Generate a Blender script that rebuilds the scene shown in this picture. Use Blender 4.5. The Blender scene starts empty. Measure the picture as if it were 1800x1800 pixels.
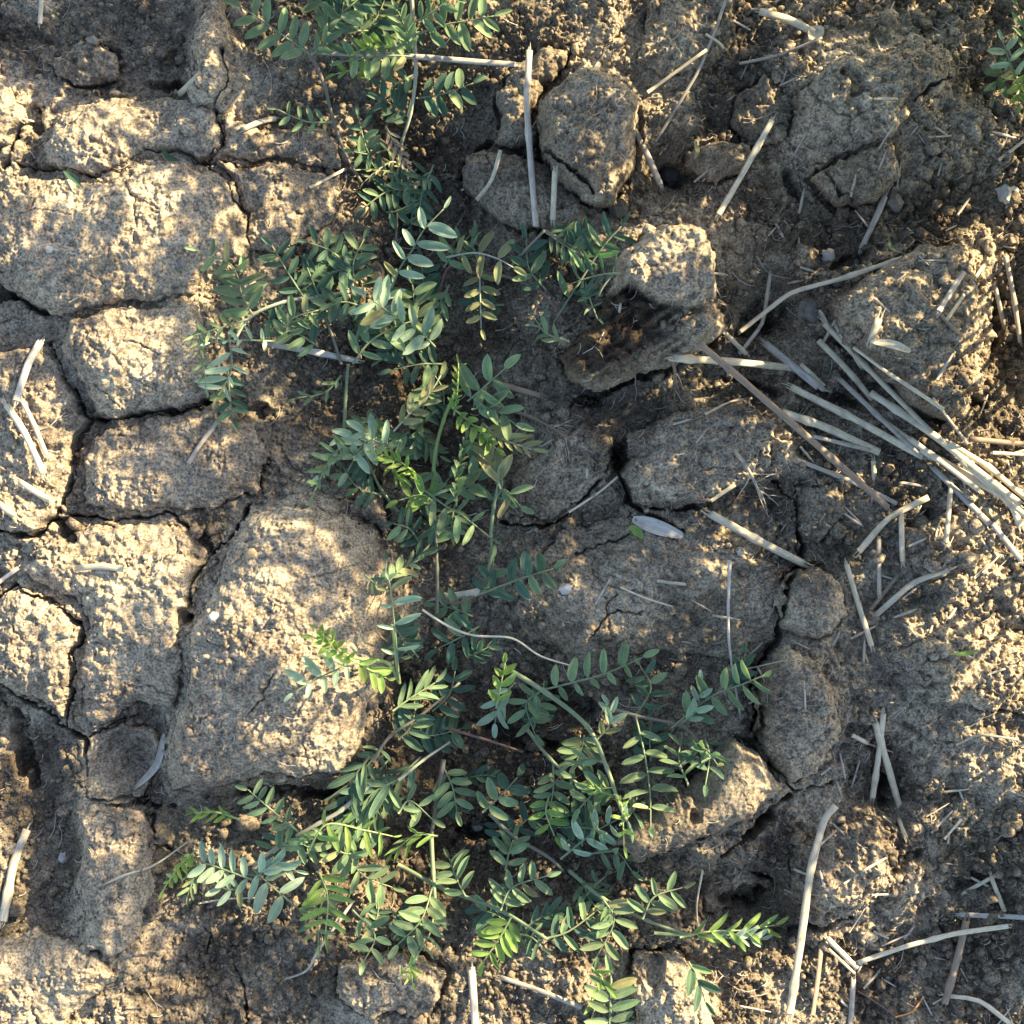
import bpy, math, random
import numpy as np
from mathutils import Vector, Matrix, noise as mnoise

random.seed(7); rng = np.random.default_rng(7)
C = bpy.context.scene.collection
sc = bpy.context.scene

# ------------------------------------------------------------------ camera, light, exposure
CAMH = 0.72
S = 0.45/1800.0                      # metres per photo pixel on the ground
cd = bpy.data.cameras.new('camera'); cam = bpy.data.objects.new('camera', cd); C.objects.link(cam)
cam.location = (0, 0, CAMH); cam.rotation_euler = (0, 0, 0)
cd.sensor_width = 36; cd.lens = 18/ (0.225/CAMH); cd.clip_start = 0.02; cd.clip_end = 200
sc.camera = cam
SUN_AZ = math.radians(36); SUN_EL = math.radians(25)
w = bpy.data.worlds.new('World'); sc.world = w; w.use_nodes = True
nt = w.node_tree; nt.nodes.clear()
sky = nt.nodes.new('ShaderNodeTexSky'); sky.sky_type = 'NISHITA'; sky.sun_disc = False
sky.sun_elevation = SUN_EL; sky.sun_rotation = math.pi/2 - SUN_AZ
bg = nt.nodes.new('ShaderNodeBackground'); bg.inputs[1].default_value = 0.108
wo = nt.nodes.new('ShaderNodeOutputWorld')
nt.links.new(sky.outputs[0], bg.inputs[0]); nt.links.new(bg.outputs[0], wo.inputs[0])
sl = bpy.data.lights.new('sun', 'SUN'); sl.energy = 5.0; sl.angle = math.radians(0.6); sl.color = (1.0, 0.835, 0.51)
so = bpy.data.objects.new('sun', sl); C.objects.link(so)
sd = Vector((math.cos(SUN_EL)*math.cos(SUN_AZ), math.cos(SUN_EL)*math.sin(SUN_AZ), math.sin(SUN_EL)))
so.rotation_euler = (-sd).to_track_quat('-Z', 'Y').to_euler(); so.location = sd*5
vs = sc.view_settings; vs.view_transform = 'Standard'; vs.look = 'None'; vs.gamma = 1; vs.exposure = 2.08
sc.view_settings.use_curve_mapping = False

def P(px, py, z=0.0):
    """photo pixel -> where that thing stands, at height z"""
    k = S*(CAMH - z)/CAMH
    return (px-900)*k, (900-py)*k

# ------------------------------------------------------------------ noise
def _h(ix, iy, seed):
    n = (ix.astype(np.int64)*374761393 + iy.astype(np.int64)*668265263 + seed*974634777) & 0x7fffffff
    n = ((n ^ (n >> 13)) * 1274126177) & 0x7fffffff
    n = n ^ (n >> 16)
    return (n & 0xffff)/65535.0
def perlin(x, y, seed=0):
    ix = np.floor(x); iy = np.floor(y); fx = x-ix; fy = y-iy
    u = fx*fx*fx*(fx*(fx*6-15)+10); v = fy*fy*fy*(fy*(fy*6-15)+10)
    def g(dx, dy):
        a = _h(ix+dx, iy+dy, seed)*6.2831853
        return np.cos(a)*(fx-dx) + np.sin(a)*(fy-dy)
    a = g(0,0); b = g(1,0); c = g(0,1); d = g(1,1)
    return ((a*(1-u)+b*u)*(1-v) + (c*(1-u)+d*u)*v)*1.5
def worley(x, y, seed=0):
    ix = np.floor(x); iy = np.floor(y)
    f1 = np.full(x.shape, 9.0); f2 = np.full(x.shape, 9.0)
    for dx in (-1,0,1):
        for dy in (-1,0,1):
            cx = ix+dx; cy = iy+dy
            px = cx + _h(cx,cy,seed); py = cy + _h(cx,cy,seed+57)
            d = np.hypot(px-x, py-y)
            f2 = np.minimum(f2, np.maximum(f1, d)); f1 = np.minimum(f1, d)
    return f1, f2

# ------------------------------------------------------------------ height field axes
R = 0.25; D = 0.00044
fine = np.arange(-R, R+D/2, D)
outer = [R]; st = D
while outer[-1] < 12: st *= 1.16; outer.append(outer[-1]+st)
outer = np.array(outer[1:])
AX = np.concatenate([-outer[::-1], fine, outer]); NO = len(outer); NF = len(fine); N = len(AX)
X, Y = np.meshgrid(AX, AX, indexing='xy')     # row = y
MM = 0.001
near = np.clip(1-(np.maximum(np.abs(X),np.abs(Y))-0.8)/2, 0, 1)

def G(px, py, rx, ry, h, rot=0):
    cx, cy = P(px, py); c = math.cos(math.radians(rot)); s = math.sin(math.radians(rot))
    dx = X-cx; dy = Y-cy
    a = (dx*c+dy*s)/(rx*S); b = (-dx*s+dy*c)/(ry*S)
    return h*MM*np.exp(-(a*a+b*b))

low = np.zeros_like(X)
for g in [ (180,430,230,120,10,20),(90,250,160,70,5,10),(230,660,150,70,8,10),(230,840,120,60,5,15),(200,1080,180,160,6,0),
           (520,1130,150,220,13,0),(60,1400,70,130,-9,0),(220,1340,60,50,-8,0),(210,1560,80,140,7,10),(400,1690,170,90,-6,0),(70,1700,130,60,5,0),
           (730,300,170,260,-12,0),(760,800,120,300,-13,0),(560,720,130,80,-8,0),(860,1300,260,150,-14,0),(700,1520,300,90,-12,0),
           (1060,200,110,130,5,0),(1180,300,50,50,-10,0),(1180,450,110,90,9,0),(1370,560,70,90,-12,0),(1470,420,60,40,-8,0),
           (1330,170,60,120,-6,0),(1540,200,150,120,7,-20),(1370,120,90,70,4,0),(1620,560,120,110,8,0),(1640,370,90,50,-3,0),(1790,560,50,130,-9,0),
           (1230,780,120,70,6,10),(990,850,90,60,4,0),(1110,760,50,60,-6,0),(1100,1030,200,90,2,0),(1430,1080,50,50,4,0),(1430,1260,70,110,9,0),
           (1250,1430,120,60,10,35),(1330,1590,80,50,-15,0),(1480,1560,120,60,8,25),(1600,1180,160,90,6,30),(1560,1400,40,90,-6,0),(1720,1330,110,110,5,0),
           (1700,1720,130,90,-4,0),(1640,960,90,60,4,30),(1200,1760,80,50,6,0),(640,1760,110,50,4,0),(1330,900,110,50,-3,0),(1740,150,60,60,-5,0),
           (370,110,40,110,8,0),(150,100,120,60,-3,0),(1480,700,120,80,-5,0)]:
    g = list(g); g[4] *= (1.7 if g[4] < 0 else 1.35); low += G(*g)
rub = np.clip((X-P(1050,0)[0])/0.05,0,1)*np.clip(.75+.9*perlin(X/.07,Y/.07,5),0.1,1)      # rubbly ground to the right
rub = np.maximum(rub, G(620,1650,500,160,1.0)/MM*.7); rub = np.maximum(rub, G(150,120,230,90,1.0)/MM*.7)
_wx = X+.006*perlin(X/.02,Y/.02,6); _wy = Y+.006*perlin(X/.02,Y/.02,7)
_a,_b = worley((_wx*.8+_wy*.6)/.030,(-_wx*.6+_wy*.8)/.021,8); _c,_d = worley(_wx/.0125,_wy/.0125,10)
low += 4.2*MM*perlin(X/0.055, Y/0.055, 3) + 2.4*MM*perlin(X/0.022+5, Y/0.022, 4) + rub*MM*(6.0*np.clip(1-_a,0,1)**.8 + 3.2*np.clip(1-_c,0,1) - 4.8)
low += 12*MM*perlin(X/0.9, Y/0.9, 9)*np.clip((np.maximum(np.abs(X),np.abs(Y))-0.3)/1.0, 0, 1)

# shared rough detail fields
wx = X + 0.0030*perlin(X/0.007, Y/0.007, 11) + .0009*perlin(X/.002,Y/.002,13); wy = Y + 0.0030*perlin(X/0.007, Y/0.007, 12) + .0009*perlin(X/.002,Y/.002,14)
amp = np.clip(1+1.3*perlin(X/.016,Y/.016,15)+.5*perlin(X/.006,Y/.006,16), .25, 1.9)
fine1 = perlin(X/0.0042, Y/0.0042, 31); fine2 = perlin(X/0.0019, Y/0.0019, 32); fine3 = perlin(X/0.00105, Y/0.00105, 33)
f1, f2 = worley(wx/0.0085, wy/0.0085, 21); clump = (1-f1)
f1b, f2b = worley(wx/0.0034, wy/0.0034, 22); clumpb = (1-f1b)
f1c, f2c = worley(X/0.0017+.6*fine2, Y/0.0017-.6*fine1, 23); clumpc = (1-f1c)
rmask = np.clip(perlin(X/0.05, Y/0.05, 41)*1.3+0.65, 0.15, 1)       # where crumbly
rough = (3.6*clump*rmask + 1.3*clumpb*rmask*amp + 0.4*clumpc*amp + 1.5*fine1 + 0.75*fine2*amp + 0.45*fine3*amp)*MM - 2.6*MM
rough += rub*MM*(2.6*(1-2.2*np.abs(perlin(wx/.011,wy/.011,17))) + 1.3*(1-2.2*np.abs(perlin(wx/.0048,wy/.0048,18))) - 1.6)
rough *= near
# diagonal scuffs; the broad ones imitate shadow streaks of far stalks in relief
ca, sa = math.cos(math.radians(35)), math.sin(math.radians(35))
shadow_streaks = perlin((X*ca+Y*sa)/0.034, (-X*sa+Y*ca)/0.0095, 36)
scuff = perlin((X*ca+Y*sa)/0.013, (-X*sa+Y*ca)/0.0045, 35)
smooth = (1.2*fine1 + 0.42*fine2*amp + 0.40*fine3*amp + 0.12*clumpc*amp + 0.3*clumpb*rmask*amp + 1.5*scuff + 2.2*shadow_streaks)*MM*near - 0.9*MM

ground = low + rough

def seg_dist(px_, py_, pts, close=False):
    d = np.full(px_.shape, 1e9); inside = np.zeros(px_.shape, bool)
    n = len(pts)
    for i in range(n if close else n-1):
        ax, ay = pts[i]; bx, by = pts[(i+1) % n]
        vx, vy = bx-ax, by-ay; L2 = vx*vx+vy*vy+1e-18
        t = np.clip(((px_-ax)*vx+(py_-ay)*vy)/L2, 0, 1)
        d = np.minimum(d, np.hypot(px_-ax-t*vx, py_-ay-t*vy))
        if close:
            cnd = (ay > py_) != (by > py_)
            with np.errstate(divide='ignore', invalid='ignore'):
                xi = ax + (py_-ay)*(bx-ax)/(by-ay if by != ay else 1e-18)
            inside ^= (cnd & (px_ < xi))
    return np.where(inside, -d, d) if close else d
def window(pts, pad):
    xs = [p[0] for p in pts]; ys = [p[1] for p in pts]
    i0 = max(np.searchsorted(AX, min(xs)-pad), 0); i1 = min(np.searchsorted(AX, max(xs)+pad), N)
    j0 = max(np.searchsorted(AX, min(ys)-pad), 0); j1 = min(np.searchsorted(AX, max(ys)+pad), N)
    return slice(j0, j1), slice(i0, i1)

# warped coordinates so that outlines and cracks wander
WX = X + 0.0022*perlin(X/0.012, Y/0.012, 51) + 0.0009*perlin(X/0.0035, Y/0.0035, 52) + 0.0004*perlin(X/0.0013, Y/0.0013, 55)
WY = Y + 0.0022*perlin(X/0.012, Y/0.012, 53) + 0.0009*perlin(X/0.0035, Y/0.0035, 54) + 0.0004*perlin(X/0.0013, Y/0.0013, 56)

# ------------------------------------------------------------------ clods and crust plates (outline px, kind, lift mm, label)
# kind: plate = lies in the crust, clod = loose lump
CL = [
 ([(85,290),(70,250),(110,200),(200,165),(320,170),(385,205),(380,270),(345,278),(310,262),(262,262),(230,285),(160,308)],'plate',4.5,'narrow sunlit crust plate along the jagged crack in the upper left',0.5),
 ([(0,300),(100,305),(170,318),(240,292),(310,276),(370,292),(405,320),(425,390),(430,440),(345,470),(330,510),(200,530),(100,548),(60,545),(22,512),(-40,480),(-40,320)],'plate',6,'largest sunlit crust plate at the left edge below the jagged crack',0.35),
 ([(385,290),(470,285),(560,290),(600,310),(585,380),(520,430),(440,445),(432,385),(408,315)],'plate',3.5,'dull brown crust plate between the hairline crack and the upper vetch',0.7),
 ([(400,210),(470,230),(560,215),(590,240),(600,290),(540,282),(470,278),(395,280)],'plate',3,'low brown crust piece under the small white straw in the upper left',0.8),
 ([(92,598),(110,560),(200,540),(335,525),(352,590),(372,690),(300,712),(230,722),(190,736),(160,722),(135,670),(110,632)],'plate',6,'rounded sunlit crust plate left of the low vetch shoot',0.4),
 ([(-40,640),(30,610),(80,608),(105,645),(130,700),(160,745),(130,775),(122,850),(98,915),(60,935),(-40,930)],'plate',4.5,'crumbly crust plate at left edge strewn with pale straw chips',1.0),
 ([(138,800),(150,770),(195,750),(260,735),(380,705),(430,740),(470,800),(450,860),(380,892),(300,897),(200,897),(145,890)],'plate',4.5,'crust plate with one round sunlit patch, left of centre',0.35),
 ([(60,965),(140,928),(250,917),(310,925),(355,960),(365,1000),(345,1040),(322,1085),(312,1200),(300,1250),(230,1240),(150,1290),(128,1260),(135,1160),(155,1105),(120,1050),(70,1030),(30,1005)],'plate',4.5,'mottled crust plate carrying a short white straw, below the round sunlit patch',0.6),
 ([(-40,1060),(5,1045),(42,1028),(75,1048),(108,1062),(146,1110),(126,1150),(118,1210),(105,1265),(60,1232),(-40,1195)],'plate',5,'sunlit crust plate at the left edge, cut off by a crooked crack',0.5),
 ([(382,1000),(400,950),(432,905),(500,888),(590,900),(650,935),(680,1000),(688,1090),(672,1180),(640,1255),(622,1330),(592,1372),(515,1378),(445,1368),(380,1395),(285,1400),(270,1340),(300,1262),(325,1190),(332,1100),(355,1060)],'plate',9,'big brown crust slab with an overhanging lower edge, left of the vetch',0.55),
 ([(140,1300),(225,1262),(290,1275),(285,1350),(250,1400),(170,1410),(145,1360)],'plate',1,'sunken cup-shaped crust piece with a pale curled rim in the lower left',0.3),
 ([(140,1440),(200,1425),(250,1430),(262,1500),(262,1580),(240,1640),(200,1690),(150,1660),(130,1560)],'plate',5,'sandy sunlit crust lump crossed by a thin root, lower left',1.0),
 ([(-40,1660),(60,1640),(170,1670),(210,1720),(150,1760),(90,1840),(-40,1840)],'plate',5,'smooth grey crust plate in the bottom left corner',0.5),
 ([(335,60),(350,0),(395,-30),(395,40),(402,90),(398,150),(380,185),(330,180),(318,150),(345,110)],'plate',6,'narrow upright sunlit clod beside the crack at the top left',0.8),
 ([(-40,150),(15,150),(35,200),(20,245),(-40,290)],'plate',6,'small sunlit clod cut by the left edge near the top',0.6),
 ([(90,90),(140,60),(190,80),(195,130),(130,140),(92,125)],'clod',4,'grey lump of soil in the shaded upper left corner',1.0),
 ([(945,180),(960,140),(1010,95),(1060,95),(1110,120),(1135,175),(1130,230),(1118,290),(1082,338),(1040,343),(985,298),(952,245)],'clod',15,'big tan clod right of the long grey straw at the top',0.65),
 ([(870,150),(905,100),(945,70),(1010,70),(1000,100),(950,140),(938,190),(945,245),(905,252),(868,232),(888,190)],'clod',7,'grey wedge of soil under the upper end of the long grey straw',0.5),
 ([(808,262),(855,240),(905,262),(960,278),(1000,312),(1035,360),(1030,405),(960,400),(895,390),(850,352),(812,318)],'clod',7,'rounded brown clod with a bent tan straw leaning on it',0.6),
 ([(1095,430),(1140,378),(1210,362),(1262,378),(1278,430),(1282,500),(1292,560),(1245,608),(1150,640),(1060,672),(1005,652),(985,610),(1040,560),(1080,500)],'clod',22,'tall broken clod right of the vetch with a golden top and dark crumbly flank',1.1),
 ([(1302,1312),(1350,1340),(1388,1398),(1330,1448),(1250,1488),(1205,1512),(1120,1530),(1090,1500),(1180,1432),(1250,1388)],'clod',12,'smooth grey flat clod beside the lower right vetch, its rim sunlit',0.12),
 ([(1342,1190),(1400,1142),(1450,1172),(1482,1240),(1490,1310),(1450,1372),(1392,1390),(1355,1330),(1340,1250)],'clod',9,'grey brown clod above the smooth flat clod',0.8),
 ([(1396,1012),(1442,996),(1490,1032),(1500,1080),(1470,1112),(1420,1124),(1376,1108),(1370,1060)],'clod',6,'small squarish clod under the end of the pale slanting straw',0.4),
 ([(900,1070),(940,1000),(985,935),(1100,905),(1200,960),(1290,968),(1388,995),(1370,1055),(1360,1130),(1320,1165),(1150,1150),(1000,1150),(930,1120)],'plate',3,'wide flat dull crust plate right of the vetch at mid height',0.5),
 ([(1098,835),(1110,760),(1200,722),(1325,700),(1370,745),(1350,830),(1275,870),(1185,898),(1112,880)],'clod',3.2,'bluish grey clod below the tall broken clod',1.15),
 ([(892,905),(900,835),(950,795),(1030,742),(1083,790),(1088,830),(1040,868),(965,912)],'plate',4,'brown crust piece under the dry root tuft',1.1),
 ([(1482,522),(1560,462),(1640,412),(1722,420),(1742,500),(1742,600),(1752,680),(1700,735),(1622,700),(1565,640),(1500,590)],'clod',9,'wide clod at the right holding two crossed thin straws',0.8),
 ([(1400,160),(1480,100),(1600,70),(1680,108),(1668,152),(1612,188),(1582,225),(1520,250),(1440,280),(1405,235)],'plate',6,'crumbly crust plate in the upper right with a dark crack along it',0.9),
 ([(1438,300),(1500,262),(1572,236),(1602,292),(1560,338),(1485,352)],'clod',7,'short blunt clod below the upper right crust plate',0.5),
 ([(1130,60),(1150,-30),(1290,-30),(1300,60),(1260,110),(1180,130),(1120,110)],'plate',6,'sunlit rough soil block at the top edge right of centre',1.0),
 ([(1300,160),(1350,120),(1400,170),(1390,240),(1320,250),(1290,210)],'clod',6,'rounded clod left of the upper right crust plate',0.8),
 ([(1210,250),(1260,235),(1330,245),(1320,290),(1250,310),(1212,290)],'clod',5,'small flat olive clod beside the bright leaning straw',0.3),
 ([(1400,1500),(1450,1480),(1540,1440),(1580,1470),(1560,1540),(1500,1590),(1440,1620),(1400,1600)],'plate',7,'sandy ridge clod right of the longest yellow straw',1.0),
 ([(1230,1545),(1300,1520),(1370,1560),(1340,1600),(1240,1610)],'clod',4,'shaded brown lump in the pit under the flat clod',0.4),
 ([(1130,1700),(1200,1690),(1255,1745),(1262,1840),(1130,1840),(1110,1760)],'clod',6,'smooth grey clod at the bottom edge beside a vetch leaf',0.3),
 ([(590,1700),(700,1690),(790,1730),(760,1790),(640,1800),(580,1760)],'clod',5,'sandy brown clod near the bottom edge left of the upright straw',0.8),
 ([(1560,1150),(1640,1120),(1760,1130),(1850,1160),(1850,1260),(1720,1250),(1640,1230)],'plate',4,'sunlit rough crust at the right edge near a green blade',1.0),
 ([(1400,860),(1470,850),(1490,900),(1440,960),(1405,930)],'plate',3,'small pale crust piece below the long brown straw',0.5),
 ([(600,900),(640,850),(675,880),(680,950),(650,920)],'clod',4,'small dark clod between the big slab and the vetch',0.9),
]
DARK = np.zeros_like(X)       # damp soil patches, with flank shade of the tall clod painted in
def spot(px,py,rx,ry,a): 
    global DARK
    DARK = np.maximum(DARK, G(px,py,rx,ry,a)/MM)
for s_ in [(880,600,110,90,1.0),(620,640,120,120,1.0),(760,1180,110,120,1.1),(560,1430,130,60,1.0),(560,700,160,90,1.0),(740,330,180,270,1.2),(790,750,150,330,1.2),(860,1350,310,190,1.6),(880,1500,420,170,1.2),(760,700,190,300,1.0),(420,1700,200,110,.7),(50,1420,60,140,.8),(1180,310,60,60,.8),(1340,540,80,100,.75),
           (1075,560,95,60,1.0),(1130,700,100,60,.6),(1330,1600,90,60,.8),(1700,1740,160,80,.7),(1790,560,50,130,.7),(220,130,90,60,.6),(1480,430,80,50,.6),(1480,670,120,70,.5),  # first spot here paints shade at the tall clod's lower-left flank
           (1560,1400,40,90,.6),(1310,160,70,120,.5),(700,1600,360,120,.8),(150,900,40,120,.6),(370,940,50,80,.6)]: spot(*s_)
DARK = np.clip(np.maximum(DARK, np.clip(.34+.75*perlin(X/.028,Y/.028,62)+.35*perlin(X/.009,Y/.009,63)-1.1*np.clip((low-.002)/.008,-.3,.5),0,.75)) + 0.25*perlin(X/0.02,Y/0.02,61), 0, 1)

def mesh_from(name, verts, faces_quads, mat, parent=None, dark=None, smooth_=True):
    me = bpy.data.meshes.new(name)
    nf = len(faces_quads)
    me.vertices.add(len(verts)); me.vertices.foreach_set('co', np.asarray(verts, dtype=np.float32).ravel())
    me.loops.add(nf*4); me.loops.foreach_set('vertex_index', np.asarray(faces_quads, dtype=np.int32).ravel())
    me.polygons.add(nf); me.polygons.foreach_set('loop_start', np.arange(0, nf*4, 4, dtype=np.int32))
    me.polygons.foreach_set('use_smooth', np.full(nf, smooth_))
    if dark is not None:
        a = me.attributes.new('damp_shade', 'FLOAT', 'POINT'); a.data.foreach_set('value', np.asarray(dark, dtype=np.float32).ravel())
    me.update(calc_edges=True); me.validate()
    me.materials.append(mat)
    o = bpy.data.objects.new(name, me); C.objects.link(o)
    if parent: o.parent = parent
    return o

# ------------------------------------------------------------------ materials
def newmat(name):
    m = bpy.data.materials.new(name); m.use_nodes = True; t = m.node_tree; t.nodes.clear()
    out = t.nodes.new('ShaderNodeOutputMaterial'); b = t.nodes.new('ShaderNodeBsdfPrincipled')
    t.links.new(b.outputs[0], out.inputs[0]); return m, t, b, out
def noise_n(t, vec, scale, detail=4, rough=0.6):
    n = t.nodes.new('ShaderNodeTexNoise'); n.inputs['Scale'].default_value = scale; n.inputs['Detail'].default_value = detail
    n.inputs['Roughness'].default_value = rough; t.links.new(vec, n.inputs['Vector']); return n.outputs['Fac']
def ramp(t, fac, stops):
    r = t.nodes.new('ShaderNodeValToRGB'); t.links.new(fac, r.inputs[0]); el = r.color_ramp.elements
    while len(el) < len(stops): el.new(0.5)
    for e, (p, c) in zip(el, stops): e.position = p; e.color = (*c, 1)
    return r.outputs[0]
def mixc(t, fac, a, b, mode='MIX'):
    m = t.nodes.new('ShaderNodeMix'); m.data_type = 'RGBA'; m.blend_type = mode
    for s_, v in ((m.inputs['Factor'], fac), (m.inputs['A'], a), (m.inputs['B'], b)):
        if isinstance(v, (int, float)): s_.default_value = v
        elif isinstance(v, tuple): s_.default_value = (*v, 1)
        else: t.links.new(v, s_)
    return m.outputs['Result']
def mathn(t, op, a, b=None, clamp=False):
    m = t.nodes.new('ShaderNodeMath'); m.operation = op; m.use_clamp = clamp
    for i, v in enumerate((a, b)):
        if v is None: continue
        if isinstance(v, (int, float)): m.inputs[i].default_value = v
        else: t.links.new(v, m.inputs[i])
    return m.outputs[0]

def soil_mat(name, tint=(1,1,1)):
    m, t, b, out = newmat(name)
    geo = t.nodes.new('ShaderNodeNewGeometry'); pos = geo.outputs['Position']
    n1 = noise_n(t, pos, 28, 5, .65); n2 = noise_n(t, pos, 230, 4, .7); n3 = noise_n(t, pos, 900, 3, .7)
    c = ramp(t, n1, [(.3,(.225,.178,.132)),(.5,(.32,.262,.190)),(.7,(.40,.335,.240))])
    c2 = ramp(t, n2, [(.34,(.50,.49,.48)),(.5,(.95,.95,.95)),(.66,(1.25,1.23,1.18))])
    c = mixc(t, 1.0, c, c2, 'MULTIPLY')
    c3 = ramp(t, n3, [(.38,(.42,.40,.39)),(.5,(1,1,1)),(.62,(1.38,1.37,1.33))])
    c = mixc(t, 1.0, c, c3, 'MULTIPLY')
    at = t.nodes.new('ShaderNodeAttribute'); at.attribute_name = 'damp_shade'
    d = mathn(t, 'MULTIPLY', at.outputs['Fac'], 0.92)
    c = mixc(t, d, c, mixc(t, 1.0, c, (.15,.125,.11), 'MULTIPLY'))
    # pale mineral grains
    v = t.nodes.new('ShaderNodeTexVoronoi'); v.inputs['Scale'].default_value = 700; t.links.new(pos, v.inputs['Vector'])
    sp = mathn(t, 'GREATER_THAN', mathn(t, 'SUBTRACT', v.outputs['Color'], v.outputs['Distance']), 0.80)
    c = mixc(t, mathn(t,'MULTIPLY',sp,.55), c, (.50,.47,.43))
    c = mixc(t, 1.0, c, tint, 'MULTIPLY')
    t.links.new(c, b.inputs['Base Color']); b.inputs['Roughness'].default_value = 0.92; b.inputs['Specular IOR Level'].default_value = 0.25
    bp = t.nodes.new('ShaderNodeBump'); bp.inputs['Distance'].default_value = 0.0011; bp.inputs['Strength'].default_value = 0.65
    hgt = mathn(t, 'ADD', mathn(t,'MULTIPLY',n2,0.9), mathn(t,'MULTIPLY',n3,0.6))
    t.links.new(hgt, bp.inputs['Height']); t.links.new(bp.outputs[0], b.inputs['Normal'])
    return m
SOIL = soil_mat('soil_dry'); SOILC = soil_mat('soil_clod', (1.02,1.0,.98)); SOILN = soil_mat('soil_smooth_clod', (.80,.80,.80)); SOILS = soil_mat('soil_crumb', (1.05,1.02,1.0))

def cxp(pp): return sum(p[0] for p in pp)/len(pp)
# ------------------------------------------------------------------ carve cracks, build plates
surf = None
lowc = low.copy()
clod_h = []; clean = np.zeros_like(X)
moat = np.zeros_like(X); rise = np.zeros_like(X)
for (pp, kind, lift, lab, rg) in CL:
    cx = sum(p[0] for p in pp)/len(pp); cy = sum(p[1] for p in pp)/len(pp)
    ix = np.searchsorted(AX, P(cx,cy)[0]); iy = np.searchsorted(AX, P(cx,cy)[1])
    if kind == 'clod': lift = lift*1.6
    zt = low[iy, ix] + lift*1.5*MM
    pts = [P(a, b, zt) for a, b in pp]
    sl_ = window(pts, 0.008)
    d = seg_dist(WX[sl_], WY[sl_], pts, True)
    mw = (0.0016 + 0.0014*perlin(X[sl_]/0.02, Y[sl_]/0.02, 71))
    ms = (.28 if 'bluish grey clod' in lab or 'dry root tuft' in lab else .55) if kind == 'clod' else (.14 if cx < 700 else .12)
    if 'smooth grey flat' in lab or 'big tan clod' in lab or 'tall broken clod right' in lab: ms = 1.3
    moat[sl_] = np.maximum(moat[sl_], ms*np.clip(1-np.maximum(d,0)/np.maximum(mw*1.6, .0006), 0, 1))
    bl = np.clip(1-np.maximum(d,0)/0.007, 0, 1); bl = bl*bl*(3-2*bl)
    rise[sl_] = np.maximum(rise[sl_], bl*lift*MM*(.72 if kind == 'plate' else .1))
    dd = np.maximum(-d, 0)
    r = (0.0035 if kind == 'plate' else 0.008)
    q = np.clip(dd/r, 0, 1); prof = np.sqrt(np.clip(1-(1-q)**2, 0, 1)); q2 = np.clip(dd/.017, 0, 1); dome = np.sqrt(np.clip(1-(1-q2)**2, 0, 1))
    if kind == 'plate' and cx < 700: rg = rg*.6
    det = rg*rough[sl_] + (1-min(rg,1))*smooth[sl_]
    if lab.startswith('smooth grey flat'): det = det*0.22 + .25*MM*fine2[sl_]
    base = low[sl_]
    if kind == 'clod':
        kb = .12 if ('smooth grey flat' in lab or 'tall broken clod right' in lab) else .35
        base = kb*base + (1-kb)*(low[iy, ix])
        top = base + lift*MM*(0.2+0.55*prof+.45*dome) + 0.16*lift*MM*perlin(X[sl_]/0.018,Y[sl_]/0.018,81) + det
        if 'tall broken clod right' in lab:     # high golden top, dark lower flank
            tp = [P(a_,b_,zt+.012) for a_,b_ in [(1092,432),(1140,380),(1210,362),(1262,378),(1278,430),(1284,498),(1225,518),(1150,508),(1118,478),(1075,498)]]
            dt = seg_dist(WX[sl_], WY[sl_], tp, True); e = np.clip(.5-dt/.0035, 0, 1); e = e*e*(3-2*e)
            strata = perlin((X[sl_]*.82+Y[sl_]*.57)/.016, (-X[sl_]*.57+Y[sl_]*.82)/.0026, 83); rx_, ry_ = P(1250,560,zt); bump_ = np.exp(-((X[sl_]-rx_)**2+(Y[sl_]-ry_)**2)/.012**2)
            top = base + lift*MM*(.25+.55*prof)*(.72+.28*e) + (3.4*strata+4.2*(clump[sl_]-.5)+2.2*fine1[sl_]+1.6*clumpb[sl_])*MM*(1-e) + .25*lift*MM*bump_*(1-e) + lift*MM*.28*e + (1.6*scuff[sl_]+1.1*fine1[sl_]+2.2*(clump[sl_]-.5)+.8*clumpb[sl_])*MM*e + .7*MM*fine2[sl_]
            lx_, ly_ = P(1075,560,zt); dkm = np.exp(-((((X[sl_]-lx_)*.8+(Y[sl_]-ly_)*.6)/.036)**2+((-(X[sl_]-lx_)*.6+(Y[sl_]-ly_)*.8)/.021)**2)); DARK[sl_] = np.where(d < 0, np.maximum(DARK[sl_]*.2, 1.5*dkm*(1-.9*e)), DARK[sl_]); top = top + dkm*(1-e)*lift*.30*MM  # shade of the lower-left flank painted in as dark soil
    else:
        top = base + lift*MM*(0.68+0.20*prof) + (lift*.75+(3.5 if cx < 700 else 1.5))*MM*dome + det
    if 'cup-shaped' in lab:
        top = top + 6*MM*np.exp(-((dd-0.0015)/0.0016)**2)*np.clip((X[sl_]-P(170,0)[0])/0.01,0,1) - 3*MM
    inside = d < 0
    clod_h.append((sl_, inside, top, d)); clean[sl_] = np.where(d < 0, np.maximum(clean[sl_], 1-min(rg,1)*.8), clean[sl_])
ground = ground + rise - 11*MM*moat*np.clip(0.55+1.3*perlin(X/0.025,Y/0.025,73),0.05,1)
ground = ground - 0.6*MM

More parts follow.
